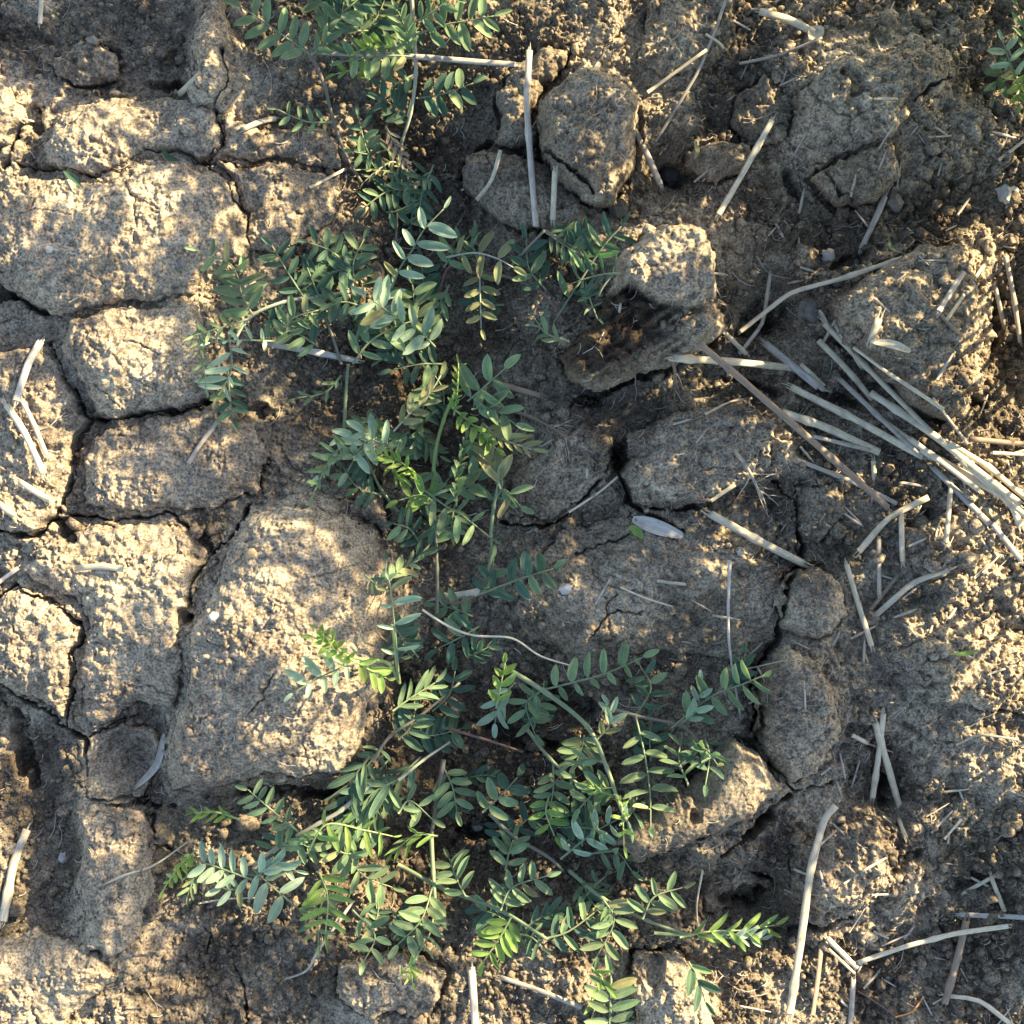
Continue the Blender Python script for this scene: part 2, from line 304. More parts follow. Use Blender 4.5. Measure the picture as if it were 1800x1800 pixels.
# free cracks (px, width px, depth mm)
CR = [([(395,95),(403,140),(400,160),(378,200),(392,240),(388,262),(365,285)],7,10),([(365,285),(310,262),(260,268)],7,9),([(365,285),(420,292),(460,288)],6,8),
      ([(370,290),(400,330),(425,370),(440,430)],3.5,6),([(0,300),(20,270),(35,240),(42,215)],12,12),([(25,288),(90,300),(140,300),(175,318),(190,303)],7,9),
      ([(0,480),(20,515),(50,545),(90,555)],16,14),([(85,600),(110,640),(130,690),(160,735),(190,742),(250,728),(320,720),(380,700)],9,12),([(160,740),(130,770),(120,860),(100,915),(60,945),(0,930)],12,12),
      ([(120,905),(200,910),(300,905),(340,930)],6,8),([(440,880),(410,940),(375,975),(350,1020),(335,1080)],10,12),([(0,1050),(30,1025),(75,1050),(110,1060),(150,1100),(150,1120),(125,1150),(130,1200),(115,1275)],11,10),
      ([(0,1210),(60,1245),(110,1280),(145,1310),(140,1370)],16,14),([(150,1305),(200,1265),(250,1258)],5,6),([(160,1410),(250,1405)],9,8),
      ([(1010,970),(1085,955),(1110,930)],4,5),([(1080,1045),(1060,1060),(1062,1085),(1045,1120)],4,5),([(1130,1080),(1080,1078),(1060,1090)],3,4),
      ([(1395,910),(1420,960),(1415,990),(1380,1040),(1365,1100),(1370,1130),(1330,1180),(1335,1310)],13,14),([(1360,840),(1400,880),(1410,990)],5,8),
      ([(1085,770),(1092,820),(1100,880),(1130,900),(1200,930)],12,10),([(880,920),(960,922),(1000,905),(1090,800)],7,9),([(865,230),(820,260),(810,300)],9,9),([(870,255),(960,280),(1020,330),(1040,350)],9,10),
      ([(1600,190),(1625,160),(1665,140)],9,10),([(1440,300),(1470,345),(1510,360)],8,8),([(1350,1340),(1400,1390),(1460,1380)],9,10),([(1390,1400),(1330,1460),(1270,1500)],14,14),
      ([(400,1720),(425,1760),(435,1800)],7,7),([(270,1430),(262,1490),(300,1500)],7,6),([(1545,470),(1570,460)],14,10),([(1760,480),(1770,560)],14,9),([(1420,1640),(1500,1610)],12,8),
      ([(350,1690),(360,1660),(345,1640)],5,5),([(450,1240),(480,1215),(500,1170)],3,3),([(1740,190),(1790,220)],8,6)]
def carve(H, sl_, k):
    for pp, wd, dp in CR:
        pts = [P(a,b,0.003) for a,b in pp]
        s2 = window(pts, 0.006)
        d = seg_dist(WX[s2], WY[s2], pts)
        wv = wd*S*0.29*(1+1.7*perlin(X[s2]/0.008,Y[s2]/0.008,77))
        c = np.clip(1.25-d/np.maximum(wv,.0003), 0, 1)
        H[s2] -= dp*MM*c*k
crk = np.zeros_like(X); carve(crk, None, 1.0)
hx, hy = P(335,1080); crk -= 12*MM*np.exp(-(((X-hx)**2+(Y-hy)**2)/(0.0035**2))**2)
for hx,hy,ra,rb,rot,dp in [(1340,560,45,28,20,14),(1505,452,42,13,20,12),(1320,1592,42,26,10,16),(1560,1385,16,45,0,12),(12,515,22,14,-30,14),(22,1320,22,70,10,13),(1190,300,24,22,0,10),(1770,560,12,55,-8,12),
   (1088,800,13,38,0,12),(862,258,14,10,0,9),(1470,690,62,13,-25,11),(520,1400,95,13,-5,14),(245,1418,52,8,0,9),(1335,1448,55,11,38,14),(1480,590,30,18,0,10),(430,720,40,18,0,9),(1650,905,70,9,20,8),(1140,1700,20,30,0,9),
   (1010,1240,60,25,-20,12),(830,1480,45,25,0,13),(700,1230,30,50,0,12),(900,1310,70,20,-15,11),(1220,1370,24,40,-20,12),(640,860,28,22,0,10),(1040,700,35,14,20,10),(60,210,20,24,0,8),(300,150,35,12,-10,8),(1490,160,14,30,40,7),
   (1330,680,50,10,-20,9),(1180,890,45,9,-5,9),(120,940,30,16,-40,12),(1700,1560,50,12,10,8),(1420,1640,40,9,15,9),(1600,1510,40,9,30,8),(1395,320,12,35,20,9),(1710,700,30,12,-20,10),(360,960,18,30,20,9)]:
    a_,b_ = P(hx,hy,.003); c_,s_ = math.cos(math.radians(rot)),math.sin(math.radians(rot)); dx = WX-a_; dy = WY-b_
    q = np.hypot((dx*c_+dy*s_)/(ra*S),(-dx*s_+dy*c_)/(rb*S)) + .55*perlin(X/.006,Y/.006,78)
    crk -= dp*MM*np.clip((1.1-q)/.45,0,1)
_f, _g = worley(WX/.026+3.3, WY/.026, 79); crk -= 1.9*MM*np.clip(1-(_g-_f)/.030, 0, 1)*np.clip(2.2*perlin(X/.03,Y/.03,84)+.15, 0, 1)*near
ground = ground + crk
surf = ground.copy()
for (sl_, inside, top, d) in clod_h:
    top += 0.9*crk[sl_]
    ground[sl_] = np.where(d < -.0008, np.minimum(ground[sl_], top-.003), ground[sl_])
    surf[sl_] = np.where(inside, np.maximum(surf[sl_], top), surf[sl_])

idx = np.arange(N*N).reshape(N, N)
quads = np.stack([idx[:-1,:-1], idx[:-1,1:], idx[1:,1:], idx[1:,:-1]], -1).reshape(-1, 4)
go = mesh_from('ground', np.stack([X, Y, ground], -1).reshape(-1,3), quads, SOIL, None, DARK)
go['kind'] = 'structure'

for (pp, kind, lift, lab, rg), (sl_, inside, top, d) in zip(CL, clod_h):
    h_, w_ = inside.shape
    ids = np.full((h_, w_), -1); ids[inside] = np.arange(inside.sum())
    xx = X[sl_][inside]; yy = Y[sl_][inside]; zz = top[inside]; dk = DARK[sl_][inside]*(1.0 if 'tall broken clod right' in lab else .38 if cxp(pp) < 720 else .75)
    f = inside[:-1,:-1] & inside[:-1,1:] & inside[1:,1:] & inside[1:,:-1]
    A = ids[:-1,:-1][f]; B = ids[:-1,1:][f]; Cc = ids[1:,1:][f]; Dd = ids[1:,:-1][f]
    q = np.stack([A,B,Cc,Dd], -1)
    # boundary edges -> skirt
    e = np.concatenate([q[:,[0,1]], q[:,[1,2]], q[:,[2,3]], q[:,[3,0]]])
    M_ = int(inside.sum())+1
    key = e[:,0].astype(np.int64)*M_ + e[:,1]; rkey = e[:,1].astype(np.int64)*M_ + e[:,0]
    be = e[~np.isin(key, rkey)]
    bv = np.unique(be); mp = {int(v): i for i, v in enumerate(bv)}
    cx, cy = xx.mean(), yy.mean()
    verts = np.stack([xx, yy, zz], -1)
    rings = [verts]; n0 = len(verts); faces = [q]
    prev = {int(v): int(v) for v in bv}
    for k, (ins, dz) in enumerate([(0.0004, .35), (0.002, .75), (0.004, 1.0)]):
        dirx = cx-xx[bv]; diry = cy-yy[bv]; L = np.hypot(dirx, diry)+1e-9
        zb = np.minimum(ground[sl_][inside][bv], zz[bv]) - 0.006
        nv = np.stack([xx[bv]+dirx/L*ins, yy[bv]+diry/L*ins, zz[bv]*(1-dz)+zb*dz], -1)
        rings.append(nv)
        cur = {int(v): n0+i for i, v in enumerate(bv)}
        faces.append(np.array([[prev[int(a)], cur[int(a)], cur[int(b)], prev[int(b)]] for a, b in be], dtype=np.int64))
        prev = cur; n0 += len(bv)
    V = np.concatenate(rings); F = np.concatenate(faces)
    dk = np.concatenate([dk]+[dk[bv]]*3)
    org = Vector((cx, cy, float(zz.mean())))
    V = V - np.array(org)
    nm = 'soil_crust_plate' if kind == 'plate' else 'soil_clod'
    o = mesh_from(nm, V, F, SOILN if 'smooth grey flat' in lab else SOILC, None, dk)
    o.location = org
    o['label'] = lab; o['category'] = 'soil plate' if kind == 'plate' else 'soil clod'
    o['group'] = 'cracked crust plates' if kind == 'plate' else 'loose soil clods'

def zs(x, y, pad=0.0):
    x = np.asarray(x, float); y = np.asarray(y, float)
    def at(x, y):
        i = np.clip(np.searchsorted(AX, x)-1, 0, N-2); j = np.clip(np.searchsorted(AX, y)-1, 0, N-2)
        fx = (x-AX[i])/(AX[i+1]-AX[i]); fy = (y-AX[j])/(AX[j+1]-AX[j])
        return (surf[j,i]*(1-fx)+surf[j,i+1]*fx)*(1-fy)+(surf[j+1,i]*(1-fx)+surf[j+1,i+1]*fx)*fy
    z = at(x, y)
    if pad:
        for a, b in ((1,0),(-1,0),(0,1),(0,-1)): z = np.maximum(z, at(x+a*pad, y+b*pad))
    return z

# ------------------------------------------------------------------ generic mesh bits
class MB:
    def __init__(s): s.v = []; s.f = []; s.uv = []
    def add(s, v, f, uv=None):
        n = len(s.v); s.v += v; s.f += [tuple(i+n for i in q) for q in f]
        s.uv += uv if uv else [(0.5, 0.5)]*len(v)
    def build(s, name, mat, parent=None, origin=None, smooth_=True):
        me = bpy.data.meshes.new(name)
        if origin is not None: s.v = [(a[0]-origin[0], a[1]-origin[1], a[2]-origin[2]) for a in s.v]
        me.from_pydata(s.v, [], s.f)
        ul = me.uv_layers.new(name='UVMap')
        li = np.empty(len(me.loops), dtype=np.int32); me.loops.foreach_get('vertex_index', li)
        ul.data.foreach_set('uv', np.asarray(s.uv, dtype=np.float32)[li].ravel())
        if smooth_: me.polygons.foreach_set('use_smooth', np.ones(len(me.polygons), dtype=bool))
        me.materials.append(mat)
        o = bpy.data.objects.new(name, me); C.objects.link(o)
        if origin is not None: o.location = origin
        if parent: o.parent = parent
        return o
def catmull(pts, per=5):
    pts = [Vector(p) for p in pts]
    if len(pts) < 3:
        return [pts[0].lerp(pts[-1], i/per) for i in range(per+1)]
    P_ = [pts[0]*2-pts[1]] + pts + [pts[-1]*2-pts[-2]]
    out = []
    for i in range(1, len(P_)-2):
        a, b, c, d = P_[i-1:i+3]
        for k in range(per):
            t = k/per
            out.append(0.5*((2*b)+(c-a)*t+(2*a-5*b+4*c-d)*t*t+(3*b-a-3*c+d)*t**3))
    out.append(pts[-1]); return out
def tube(mb, pts, rad, n=8, flat=1.0, twist=0.0, hollow=False, ridge=0.0, roll=0.0):
    pts = [Vector(p) for p in pts]; m = len(pts); v = []; uv = []; f = []
    L = 0
    def frame(i):
        t = (pts[min(i+1,m-1)]-pts[max(i-1,0)]).normalized()
        s_ = t.cross(Vector((0,0,1)));
        if s_.length < 1e-4: s_ = Vector((1,0,0))
        s_.normalize(); u = s_.cross(t).normalized(); return t, s_, u
    for i, p in enumerate(pts):
        t, s_, u = frame(i); r = rad[i] if hasattr(rad, '__len__') else rad
        if i: L += (pts[i]-pts[i-1]).length
        for k in range(n):
            a = 2*math.pi*k/n + roll + twist*i/m
            rr = r*(1+ridge*(1 if k % 2 else -1))
            ca_, sa_ = math.cos(a)*rr, math.sin(a)*rr*flat
            c2, s2 = math.cos(roll), math.sin(roll)
            q = p + s_*ca_ + u*sa_
            v.append(tuple(q)); uv.append((k/n, L*60))
    for i in range(m-1):
        for k in range(n):
            a = i*n+k; b = i*n+(k+1) % n
            f.append((a, b, b+n, a+n))
    for end in (0, m-1):
        t, s_, u = frame(end); sg = 1 if end == 0 else -1
        r = rad[end] if hasattr(rad, '__len__') else rad; b0 = end*n
        if hollow:
            base = len(v)
            for j, (sc_, dep) in enumerate(((.72, .0), (.62, 2.5))):
                for k in range(n):
                    a = 2*math.pi*k/n + roll
                    v.append(tuple(pts[end] + t*sg*r*dep + s_*math.cos(a)*r*sc_ + u*math.sin(a)*r*sc_*flat)); uv.append((k/n, L*60))
            for k in range(n):
                k2 = (k+1) % n
                f.append((b0+k, base+k, base+k2, b0+k2)); f.append((base+k, base+n+k, base+n+k2, base+k2))
            f.append(tuple(base+n+k for k in range(n)))
        else: f.append(tuple(b0+k for k in range(n)))
    mb.add(v, f, uv)

# ------------------------------------------------------------------ straw
def straw_mat(name, c1, c2, dirt=0.35):
    m, t, b, out = newmat(name)
    uv = t.nodes.new('ShaderNodeUVMap'); mp = t.nodes.new('ShaderNodeMapping'); t.links.new(uv.outputs[0], mp.inputs[0])
    mp.inputs['Scale'].default_value = (14, 1.1, 1)
    n1 = noise_n(t, mp.outputs[0], 2.2, 4, .6)
    geo = t.nodes.new('ShaderNodeNewGeometry'); n2 = noise_n(t, geo.outputs['Position'], 170, 4, .6)
    oi = t.nodes.new('ShaderNodeObjectInfo')
    c = ramp(t, n1, [(.3, c2), (.62, c1)])
    c = mixc(t, ramp(t, n2, [(.5,(0,0,0)),(.72,(dirt,)*3)]), c, (.12,.095,.075))
    v = mathn(t, 'ADD', mathn(t,'MULTIPLY',oi.outputs['Random'],.35), .8)
    hs = t.nodes.new('ShaderNodeHueSaturation'); t.links.new(v, hs.inputs['Value']); t.links.new(c, hs.inputs['Color'])
    t.links.new(hs.outputs[0], b.inputs['Base Color']); b.inputs['Roughness'].default_value = .6
    bp = t.nodes.new('ShaderNodeBump'); bp.inputs['Distance'].default_value = .0003; bp.inputs['Strength'].default_value = .6
    t.links.new(n1, bp.inputs['Height']); t.links.new(bp.outputs[0], b.inputs['Normal'])
    return m
SM = {'p': straw_mat('straw_pale', (.68,.58,.41), (.38,.30,.20), .45), 'w': straw_mat('straw_bleached', (.72,.62,.44), (.40,.31,.20), .55),
      'g': straw_mat('straw_grey', (.47,.41,.33), (.22,.18,.14), .6), 'b': straw_mat('straw_brown', (.32,.225,.15), (.17,.12,.085), .6),
      'l': straw_mat('straw_weathered', (.52,.47,.41), (.26,.22,.18), .5),
      'r': straw_mat('stem_reddish', (.20,.095,.06), (.13,.06,.045), .2), 'o': straw_mat('stem_orange', (.45,.22,.06), (.3,.14,.04), .2)}
ST = [ # points, width px, colour, lift mm, label
 ([(1335,20),(1385,32),(1432,56)],15,'w',1,'short broad bleached straw piece near the top edge, right of centre'),
 ([(1275,0),(1255,60),(1225,130),(1152,250)],6,'g',3,'long thin grey stalk slanting from the top edge past the big tan clod'),
 ([(1300,112),(1370,98),(1445,66)],6,'g',2,'thin curved grey stalk right of the long thin slanting stalk, near the top'),
 ([(1358,212),(1312,295),(1264,376)],11,'w',5,'bright leaning straw whose foot touches the tall broken clod'),
 ([(1138,162),(1190,125),(1242,88)],7,'p',2,'pale thin straw leaving the right side of the big tan clod'),
 ([(1120,235),(1142,280),(1162,325)],12,'g',2,'grey thick straw wedged under the right side of the big tan clod'),
 ([(930,88),(925,180),(931,270),(943,398)],12,'g',5,'long upright grey straw with a joint, left of the big tan clod'),
 ([(976,300),(972,385)],11,'w',4,'short white straw standing beside the foot of the long upright grey straw'),
 ([(880,265),(866,318),(838,352)],8,'p',3,'bent tan straw leaning on the rounded brown clod'),
 ([(560,92),(720,99),(905,113)],11,'g',3,'long level grey straw passing under the topmost vetch'),
 ([(1052,112),(1030,146)],9,'p',2,'short yellow straw bit lying on the big tan clod'),
 ([(425,228),(455,214),(484,208)],11,'w',2,'short whitish straw at the tip of the small upper left leaf'),
 ([(315,166),(356,126)],13,'p',2,'short tan straw lying on the narrow upright clod at the top left'),
 ([(470,604),(545,617),(630,634)],12,'l',4,'lilac grey straw running under the left vetch shoots'),
 ([(73,-8),(70,42)],9,'p',2,'straw stub at the top edge in the left corner'),
 ([(1576,456),(1480,490),(1388,514),(1302,582)],9,'p',5,'long pale bent stalk pointing to the dark hollow right of the tall clod'),
 ([(1355,474),(1342,568),(1300,622)],8,'g',4,'kinked grey stalk crossing the long pale bent stalk'),
 ([(1694,478),(1650,548)],11,'l',3,'short bluish white straw lying on the wide right clod'),
 ([(1732,462),(1664,562)],7,'p',3,'thin tan straw next to the short bluish white straw'),
 ([(1592,492),(1640,540),(1692,592)],7,'b',3,'thin brown straw crossing below the bluish white straw'),
 ([(1768,450),(1782,520),(1794,602)],9,'g',3,'outer of two upright grey straws at the right edge'),
 ([(1750,505),(1768,582)],9,'g',2,'shorter inner of two upright grey straws at the right edge'),
 ([(1556,344),(1540,382),(1514,437)],12,'l',3,'speckled grey straw in the shade above the long pale bent stalk'),
 ([(1755,282),(1806,243)],7,'g',2,'thin grey straw running out of the right edge above the white stone'),
 ([(1276,586),(1312,622)],9,'w',3,'white straw tip right of the tall broken clod'),
 ([(1228,604),(1300,665),(1385,738),(1470,812),(1562,892)],13,'b',8,'longest brown straw running down from the tall broken clod under the straw pile'),
 ([(1185,630),(1290,636),(1392,648)],14,'w',3,'pale level straw sticking out from below the tall broken clod'),
 ([(1345,604),(1440,682)],15,'l',5,'thick grey straw at the upper left end of the straw pile'),
 ([(1390,680),(1500,735),(1622,802)],14,'w',5,'long pale straw along the lower left side of the straw pile'),
 ([(1375,726),(1450,752),(1546,796)],16,'w',4,'broad white straw touching the longest brown straw'),
 ([(1438,598),(1490,650),(1534,702)],12,'w',7,'pale straw forming the upper point of the straw pile'),
 ([(1450,568),(1545,665),(1642,762)],11,'p',9,'slim straw lying on top of the upper half of the straw pile'),
 ([(1470,572),(1512,642)],9,'w',9,'short white straw at the tip of the straw pile'),
 ([(1530,690),(1650,772),(1792,884)],14,'p',8,'long tan straw forming the crest of the straw pile'),
 ([(1478,668),(1550,738),(1622,803)],10,'g',6,'grey straw squeezed in the middle of the straw pile'),
 ([(1618,790),(1700,836),(1776,880),(1795,925)],14,'w',5,'white split straw at the lower right end of the straw pile'),
 ([(1668,778),(1740,822),(1806,878)],11,'p',6,'pale straw at the right end of the pile reaching the right edge'),
 ([(1640,822),(1740,922)],12,'l',3,'grey weathered straw leaving the lower side of the straw pile'),
 ([(1400,808),(1500,848),(1576,886)],9,'g',2,'thin grey straw under the lower part of the longest brown straw'),
 ([(1250,904),(1300,932),(1412,990)],15,'w',4,'pale slanting straw lying alone on dull soil below the pile'),
 ([(1632,874),(1562,910),(1510,970)],12,'p',4,'bent yellow straw forming the roof of the small stubble group'),
 ([(1545,942),(1545,1046)],9,'p',3,'left upright stub under the bent yellow straw'),
 ([(1584,908),(1587,986)],11,'p',3,'right upright stub under the bent yellow straw'),
 ([(1673,845),(1662,956)],10,'p',4,'single upright yellow straw between the pile and the stubble group'),
 ([(1488,992),(1508,1060),(1532,1136)],11,'p',4,'sunlit straw leaning left of the V of two straws'),
 ([(1535,1086),(1608,1022),(1668,1003)],11,'w',4,'lower arm of the V of two straws, pale and kinked'),
 ([(1530,1072),(1582,1008)],8,'b',2,'brown upper arm of the V of two straws'),
 ([(1535,810),(1537,842)],10,'p',3,'tiny upright stub below the long pale straw of the pile'),
 ([(1705,772),(1806,782)],11,'b',3,'upper of two brown straws entering from the right edge'),
 ([(1745,796),(1808,800)],7,'p',3,'lower thin straw of the two entering from the right edge'),
 ([(1744,920),(1796,984)],11,'l',2,'weathered straw at the right edge below the pile'),
 ([(1155,1022),(1206,1028)],7,'w',1.5,'short white straw flat on the wide dull plate'),
 ([(1090,1032),(1135,1052),(1182,1066)],3.5,'p',1,'hair-thin pale stalk on the wide dull plate'),
 ([(1000,900),(1050,868),(1086,838)],5,'p',2,'thin pale stalk across the crack beside the dry root tuft'),
 ([(768,1050),(810,1047),(852,1038)],15,'p',3,'broad straw half under the middle vetch'),
 ([(885,676),(950,696)],12,'b',3,'pinkish brown straw behind the bright centre leaf'),
 ([(1553,1254),(1546,1320),(1534,1402)],11,'w',4,'left leg of the upside-down V of straws on the right'),
 ([(1538,1270),(1556,1330),(1582,1422)],13,'p',5,'right leg of the upside-down V of straws on the right'),
 ([(1498,1292),(1526,1306)],8,'w',2,'tiny white straw left of the upside-down V'),
 ([(1468,1416),(1448,1438),(1424,1530),(1408,1650),(1388,1782)],15,'p',9,'longest yellow straw, bent at its top, standing near the lower right pit'),
 ([(1446,1640),(1438,1710),(1428,1784)],9,'b',3,'brown thin straw parallel to the longest yellow straw'),
 ([(1454,1648),(1506,1702)],10,'w',3,'upper of two short crossed straws near the lower right'),
 ([(1456,1668),(1502,1712)],7,'p',2,'lower of two short crossed straws near the lower right'),
 ([(1508,1692),(1590,1664),(1680,1640),(1772,1628)],10,'w',4,'long curved pale straw in the lower right corner'),
 ([(1698,1618),(1684,1680),(1660,1764)],15,'b',5,'thick brown straw crossing the long curved pale straw'),
 ([(1752,1538),(1690,1572)],8,'p',3,'small pale straw above the lower right corner, lying crosswise'),
 ([(1742,1540),(1766,1602)],9,'p',3,'small upright straw meeting the crosswise pale one'),
 ([(1688,1608),(1806,1613)],10,'l',3,'level lilac grey straw at the right edge near the bottom'),
 ([(1500,1722),(1494,1808)],10,'g',3,'grey upright straw leaving the bottom edge right of the yellow one'),
 ([(1660,1750),(1722,1757),(1784,1806)],9,'p',3,'bent pale straw in the bottom right corner'),
 ([(1518,1738),(1562,1690)],6,'g',2,'thin short grey straw under the long curved pale straw'),
 ([(1508,1742),(1540,1762),(1574,1786)],3,'r',1.5,'hair-thin red stalk near the bottom right'),
 ([(1574,1788),(1604,1780),(1624,1752)],4,'o',2,'hair-thin orange curved stalk near the bottom right'),
 ([(1580,1440),(1592,1472)],9,'w',2,'tiny pale straw bit under the upside-down V'),
 ([(48,1458),(24,1515),(6,1618)],17,'w',4,'thick pale straw at the left edge, lower down'),
 ([(70,600),(48,640),(28,705)],15,'l',3,'thick grey white straw at the left edge above the straw chips'),
 ([(10,712),(45,765),(76,832)],13,'p',3,'sunlit split straw among chips at the left edge'),
 ([(38,702),(58,740),(82,800)],9,'w',2,'thin pale straw beside the sunlit split one at the left edge'),
 ([(386,736),(356,775),(330,816)],9,'g',2,'grey straw lying above the round sunlit patch'),
 ([(138,998),(180,994),(218,1000)],12,'w',1.5,'short white straw lying level on the mottled plate'),
 ([(-6,1026),(32,998)],8,'l',2,'grey straw end at the left edge beside the mottled plate'),
 ([(34,846),(88,880)],12,'w',1.5,'pale straw chip below the split straw at the left edge'),
 ([(-4,884),(26,908)],12,'p',1.5,'pale straw chip cut off by the left edge'),
 ([(828,1700),(836,1806)],15,'l',4,'grey upright straw leaving the bottom edge at centre'),
 ([(880,1718),(950,1742),(1022,1772)],9,'g',2,'dim grey straw near the bottom edge right of the upright one'),
 ([(545,330),(610,296)],6,'p',2,'thin straw pointing at the tan crumb in the upper vetch'),
 ([(36,208),(62,214)],7,'w',2,'tiny white straw beside the small clod at the upper left edge'),
 ([(1240,60),(1265,75),(1272,85)],5,'w',2,'tiny pale straw on the sunlit rough block'),
 ([(1240,728),(1285,705),(1322,700)],5,'w',2,'thin pale stalk on the bluish grey clod'),
 ([(1250,880),(1292,852)],8,'p',1.5,'small yellow chip at the lower rim of the bluish grey clod'),
 ([(1680,1310),(1720,1290),(1790,1300)],5,'g',2,'thin grey straw at the right edge beside the sunlit rough soil'),
 ([(1408,640),(1462,690)],8,'p',6,'short yellow splinter under the upper point of the straw pile'),
 ([(1500,610),(1560,655)],7,'w',5,'slim white splinter right of the upper point of the straw pile'),
 ([(1560,655),(1660,720)],8,'p',4,'pale straw sliver above the crest of the straw pile'),
 ([(1600,770),(1720,862)],10,'p',7,'straw lying between the crest and the white split straw of the pile'),
 ([(1560,745),(1640,800)],12,'w',6,'short wide white piece in the middle of the straw pile'),
 ([(1470,560),(1448,600)],6,'p',8,'tiny pale splinter crossing the tip of the straw pile'),
 ([(1690,810),(1800,905)],12,'w',9,'white straw on top of the right end of the straw pile'),
 ([(1420,765),(1530,792)],8,'g',3,'grey sliver just below the broad white straw'),
 ([(1545,560),(1530,600)],14,'p',4,'short stub standing up beside the small white husk'),
 ([(1640,700),(1700,780)],6,'g',4,'thin grey sliver above the right half of the straw pile'),
 ([(1425,1500),(1470,1460)],5,'g',1,'thin grey straw bit on the sandy ridge clod'),
 ([(1660,1475),(1690,1440)],6,'w',2,'small pale straw right of the upside-down V, lower down'),
]
def path3(pp, lift, wr, soft=0.82, per=None):
    """rigid stalk laid over the terrain"""
    z0 = 0.004
    xy = [P(a,b,z0+lift*MM) for a,b in pp]
    n = len(xy)
    cum = [0]
    for i in range(1,n): cum.append(cum[-1]+math.hypot(xy[i][0]-xy[i-1][0], xy[i][1]-xy[i-1][1]))
    zz = [float(zs(*p)) for p in xy]
    za, zb = zz[0], zz[-1]
    ts = np.linspace(0,1,40); px_ = np.interp(ts*cum[-1], cum, [p[0] for p in xy]); py_ = np.interp(ts*cum[-1], cum, [p[1] for p in xy])
    tz = zs(px_, py_); ln = za+(zb-za)*ts
    ex = np.quantile(tz-ln, soft)
    zl = [za+(zb-za)*c/cum[-1]+max(ex,0)+wr*0.8+lift*MM*0.45 for c in cum]
    return [(p[0],p[1],z) for p,z in zip([P(a,b,z) for (a,b),z in zip(pp,zl)], zl)]
def make_straw(pp, wd, col, lift, lab, name='straw', cat='straw', grp='straw stalks scattered on the soil'):
    r = wd*S*0.5*.90
    p3 = path3(pp, lift, r)
    # subdivide with slight wander
    out = []; 
    for i in range(len(p3)-1):
        a, b = Vector(p3[i]), Vector(p3[i+1]); k = max(3, int((b-a).length/0.004))
        for j in range(k): out.append(a.lerp(b, j/k))
    out.append(Vector(p3[-1]))
    # soften kinks
    for _ in range(1):
        out = [out[0]]+[(out[i-1]+out[i]*2+out[i+1])/4 for i in range(1,len(out)-1)]+[out[-1]]
    sd_ = random.random()*100
    out = [p+Vector((mnoise.noise(Vector((i*.1,sd_,0))),mnoise.noise(Vector((i*.1,sd_,9))),.3*mnoise.noise(Vector((i*.12,sd_,5)))))*r*0.35 for i,p in enumerate(out)]
    m = len(out); node = random.randint(2, max(2,m-2)) if (m > 9 and wd > 8) else -9
    rad = [r*(1+.16*mnoise.noise(Vector((i*.35,sd_,3))))*(1.3 if i == node else 1.0) for i in range(m)]
    mb = MB()
    fl = random.uniform(.36,.75)
    tube(mb, out, rad, 10 if wd > 7 else 6, fl, 0, wd > 8, .05 if wd > 7 else 0, random.random())
    # frayed end fibres
    if wd > 8:
        for end in (0, -1):
            if random.random() < .85:
                t = (out[end]-out[1 if end == 0 else -2]).normalized()
                for q in range(random.randint(3,6)):
                    s_ = t.cross(Vector((0,0,1))).normalized()
                    o0 = out[end]+s_*random.uniform(-.7,.7)*r
                    L = random.uniform(1,3.2)*r
                    tube(mb, [o0-t*r*.5, o0+t*L*.5, o0+t*L+s_*random.uniform(-.6,.6)*r+Vector((0,0,random.uniform(-.3,.5)*r))], [r*.22,r*.16,r*.03], 4)
    o = mb.build(name, SM[col], None, out[m//2])
    o['label'] = lab; o['category'] = cat; o['group'] = grp
    return o
for a in ST: make_straw(*a)

# curled pale bark-like rim piece and leaf debris
def debris(pp, wd, col, lift, lab, name, cat):
    r = wd*S*0.5; p3 = path3(pp, lift, r*.3); c = catmull(p3, 6); mb = MB(); v = []; f = []; uv = []; m = len(c)
    for i,p in enumerate(c):
        t = (c[min(i+1,m-1)]-c[max(i-1,0)]).normalized(); s_ = t.cross(Vector((0,0,1))).normalized()
        ww = r*math.sin(math.pi*(0.06+0.88*i/(m-1)))**.6
        for k in range(5):
            q = (k-2)/2
            pt = p+s_*q*ww+Vector((0,0,abs(q)**2*ww*.5)); v.append(tuple(pt)); uv.append((k/4, i/m))
    for i in range(m-1):
        for k in range(4): a = i*5+k; f.append((a,a+1,a+6,a+5))
    n = len(v); v += [(a,b,c_-0.0003) for a,b,c_ in v]; uv += uv
    f += [tuple(reversed([j+n for j in q])) for q in f]
    mb.add(v,f,uv); o = mb.build(name, SM[col], None, c[m//2]); o['label'] = lab; o['category'] = cat; return o
debris([(1112,912),(1150,925),(1200,942)],26,'l',2,'boat-shaped whitish dry leaf lying in the crack below the bluish grey clod','dry_leaf','dry leaf')
debris([(235,1388),(275,1345),(288,1290)],13,'g',3,'curled pale papery leaf standing on the rim of the sunken cup','curled_dry_leaf','dry leaf')
debris([(1425,50),(1442,68)],30,'w',2,'torn pale husk at the right end of the broad bleached straw','husk','husk')
debris([(1530,600),(1570,606),(1600,618)],14,'w',4,'small white husk beside the top of the straw pile','husk','husk')
debris([(1440,545),(1460,590)],10,'w',6,'narrow white husk at the very top of the straw pile','husk','husk')

